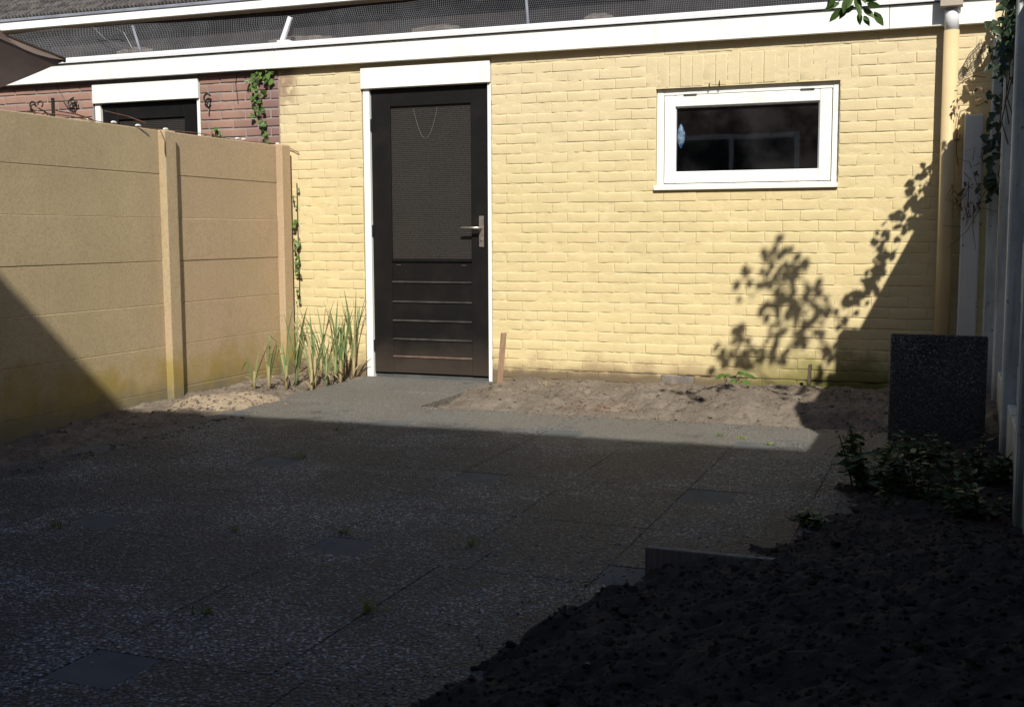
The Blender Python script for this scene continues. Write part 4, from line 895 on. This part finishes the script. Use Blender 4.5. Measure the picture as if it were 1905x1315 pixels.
# ------------------------------------------------------------------ terraced house far behind the sheds
fh = thing('terraced_house', 'dark house beyond the sheds with white gutter and grey tiled roof', 'house', (-8, 14, -.4))
GA = Vector((-19.0, 14.0)); GZ0 = 5.805; 
w = MB(); w.box(-26, 16, 14.35, 14.8, -.42, 5.95); w.build('wall', M_['darkbrick'], fh)
w = MB(); w.box(-26, 16, 14.02, 14.348, 5.80, 5.84); w.build('soffit', M_['hopper'], fh)
w = MB(); w.cbox(-26, 16, 13.93, 14.018, 5.79, 5.965, .01); w.build('gutter', M_['gutter'], fh)
w = MB(); w.cbox(-26, 16, 13.90, 14.05, 5.967, 6.04, .015); w.build('gutter_lip', M_['zinc'], fh)
PITCH = R(38); sl_d = Vector((0, math.cos(PITCH), math.sin(PITCH))); sl_n = Vector((0, -math.sin(PITCH), math.cos(PITCH)))
def roof_pt(x, s, h): q = Vector((x, 14.0, 6.075)) + sl_d * s + sl_n * h; return q
tm = MB(); n = 16; TW, TL = .21, .40
for i in range(n + 1):
    x = TW * i / n - TW / 2; hh = .034 * math.cos(4 * math.pi * i / n)
    for (s, dz) in ((0, .03), (0, 0.0), (TL, -.004)):
        q = sl_d * s + sl_n * (hh + dz - (.03 if s == 0 and dz == 0 else 0)); tm.v.append((x, q.y, q.z))
for i in range(n):
    a = i * 3; tm.f += [(a, a + 1, a + 4, a + 3), (a, a + 3, a + 5, a + 2)]
tmesh = tm.mesh('roof_tile', M_['tile'], False)
rest = MB()
for r_ in range(7):
    for i in range(90):
        x = -23 + i * (TW - .004); p = roof_pt(x, r_ * .30, 0)
        if r_ < 5 and -17.6 < x < -7.9: link('roof_tile', tmesh, fh, p + Vector((rnd.uniform(-.006, .006), 0, rnd.uniform(-.006, .006))))
        else: rest.add([Vector(v) + p for v in tmesh.vertices and tm.v], tm.f)
stuff(rest.build('roof_tiling', M_['tile'], fh))
w = MB(); w.add([roof_pt(-26, .05, -.05), roof_pt(16, .05, -.05), roof_pt(16, 6, -.05), roof_pt(-26, 6, -.05)], [(0, 1, 2, 3)]); w.build('roof', M_['tile'], fh)

# ------------------------------------------------------------------ the house behind the camera that shades the yard
hs = thing('brick_house', 'two storey brick house behind the photographer', 'house', (2, -9, -.4))
w = MB(); wins = [(.2, 1.9, 1.0, 2.3), (2.4, 3.35, .0, 2.15), (.4, 2.0, 3.4, 4.7), (2.8, 4.2, 3.4, 4.7), (-3.4, -1.6, 1.0, 2.3), (-3.2, -1.6, 3.4, 4.7)]
w.box(-14, 18, -8.9, -8.30, -.42, 5.42); w.build('wall', M_['housebrick'], hs)
for (a, b, c, d) in wins:
    f_ = MB(); f_.cbox(a - .06, b + .06, -8.298, -8.262, c - .06, c + .01, .004); f_.cbox(a - .06, b + .06, -8.298, -8.262, d - .01, d + .06, .004)
    f_.cbox(a - .06, a + .01, -8.299, -8.266, c + .011, d - .011, .004); f_.cbox(b - .01, b + .06, -8.299, -8.266, c + .011, d - .011, .004); f_.cbox((a + b) / 2 - .03, (a + b) / 2 + .03, -8.299, -8.268, c + .011, d - .011, .003)
    wo = f_.build('window', M_['white'], hs); g_2 = MB(); g_2.box(a + .011, b - .011, -8.297, -8.284, c + .012, d - .012); g_2.build('pane', M_['slot'], wo)
w = MB(); w.cbox(-14, 18, -8.298, -7.97, 5.44, 5.60, .01); w.build('gutter', M_['white'], hs)
w = MB(); w.add([(-14, -8.0, 5.602), (18, -8.0, 5.602), (18, -12.5, 8.3), (-14, -12.5, 8.3), (-14, -8.2, 5.45), (18, -8.2, 5.45), (18, -12.5, 8.1), (-14, -12.5, 8.1)], [(0, 1, 2, 3), (4, 7, 6, 5), (0, 4, 5, 1), (2, 6, 7, 3), (1, 5, 6, 2), (0, 3, 7, 4)]); w.build('roof', M_['tile'], hs)
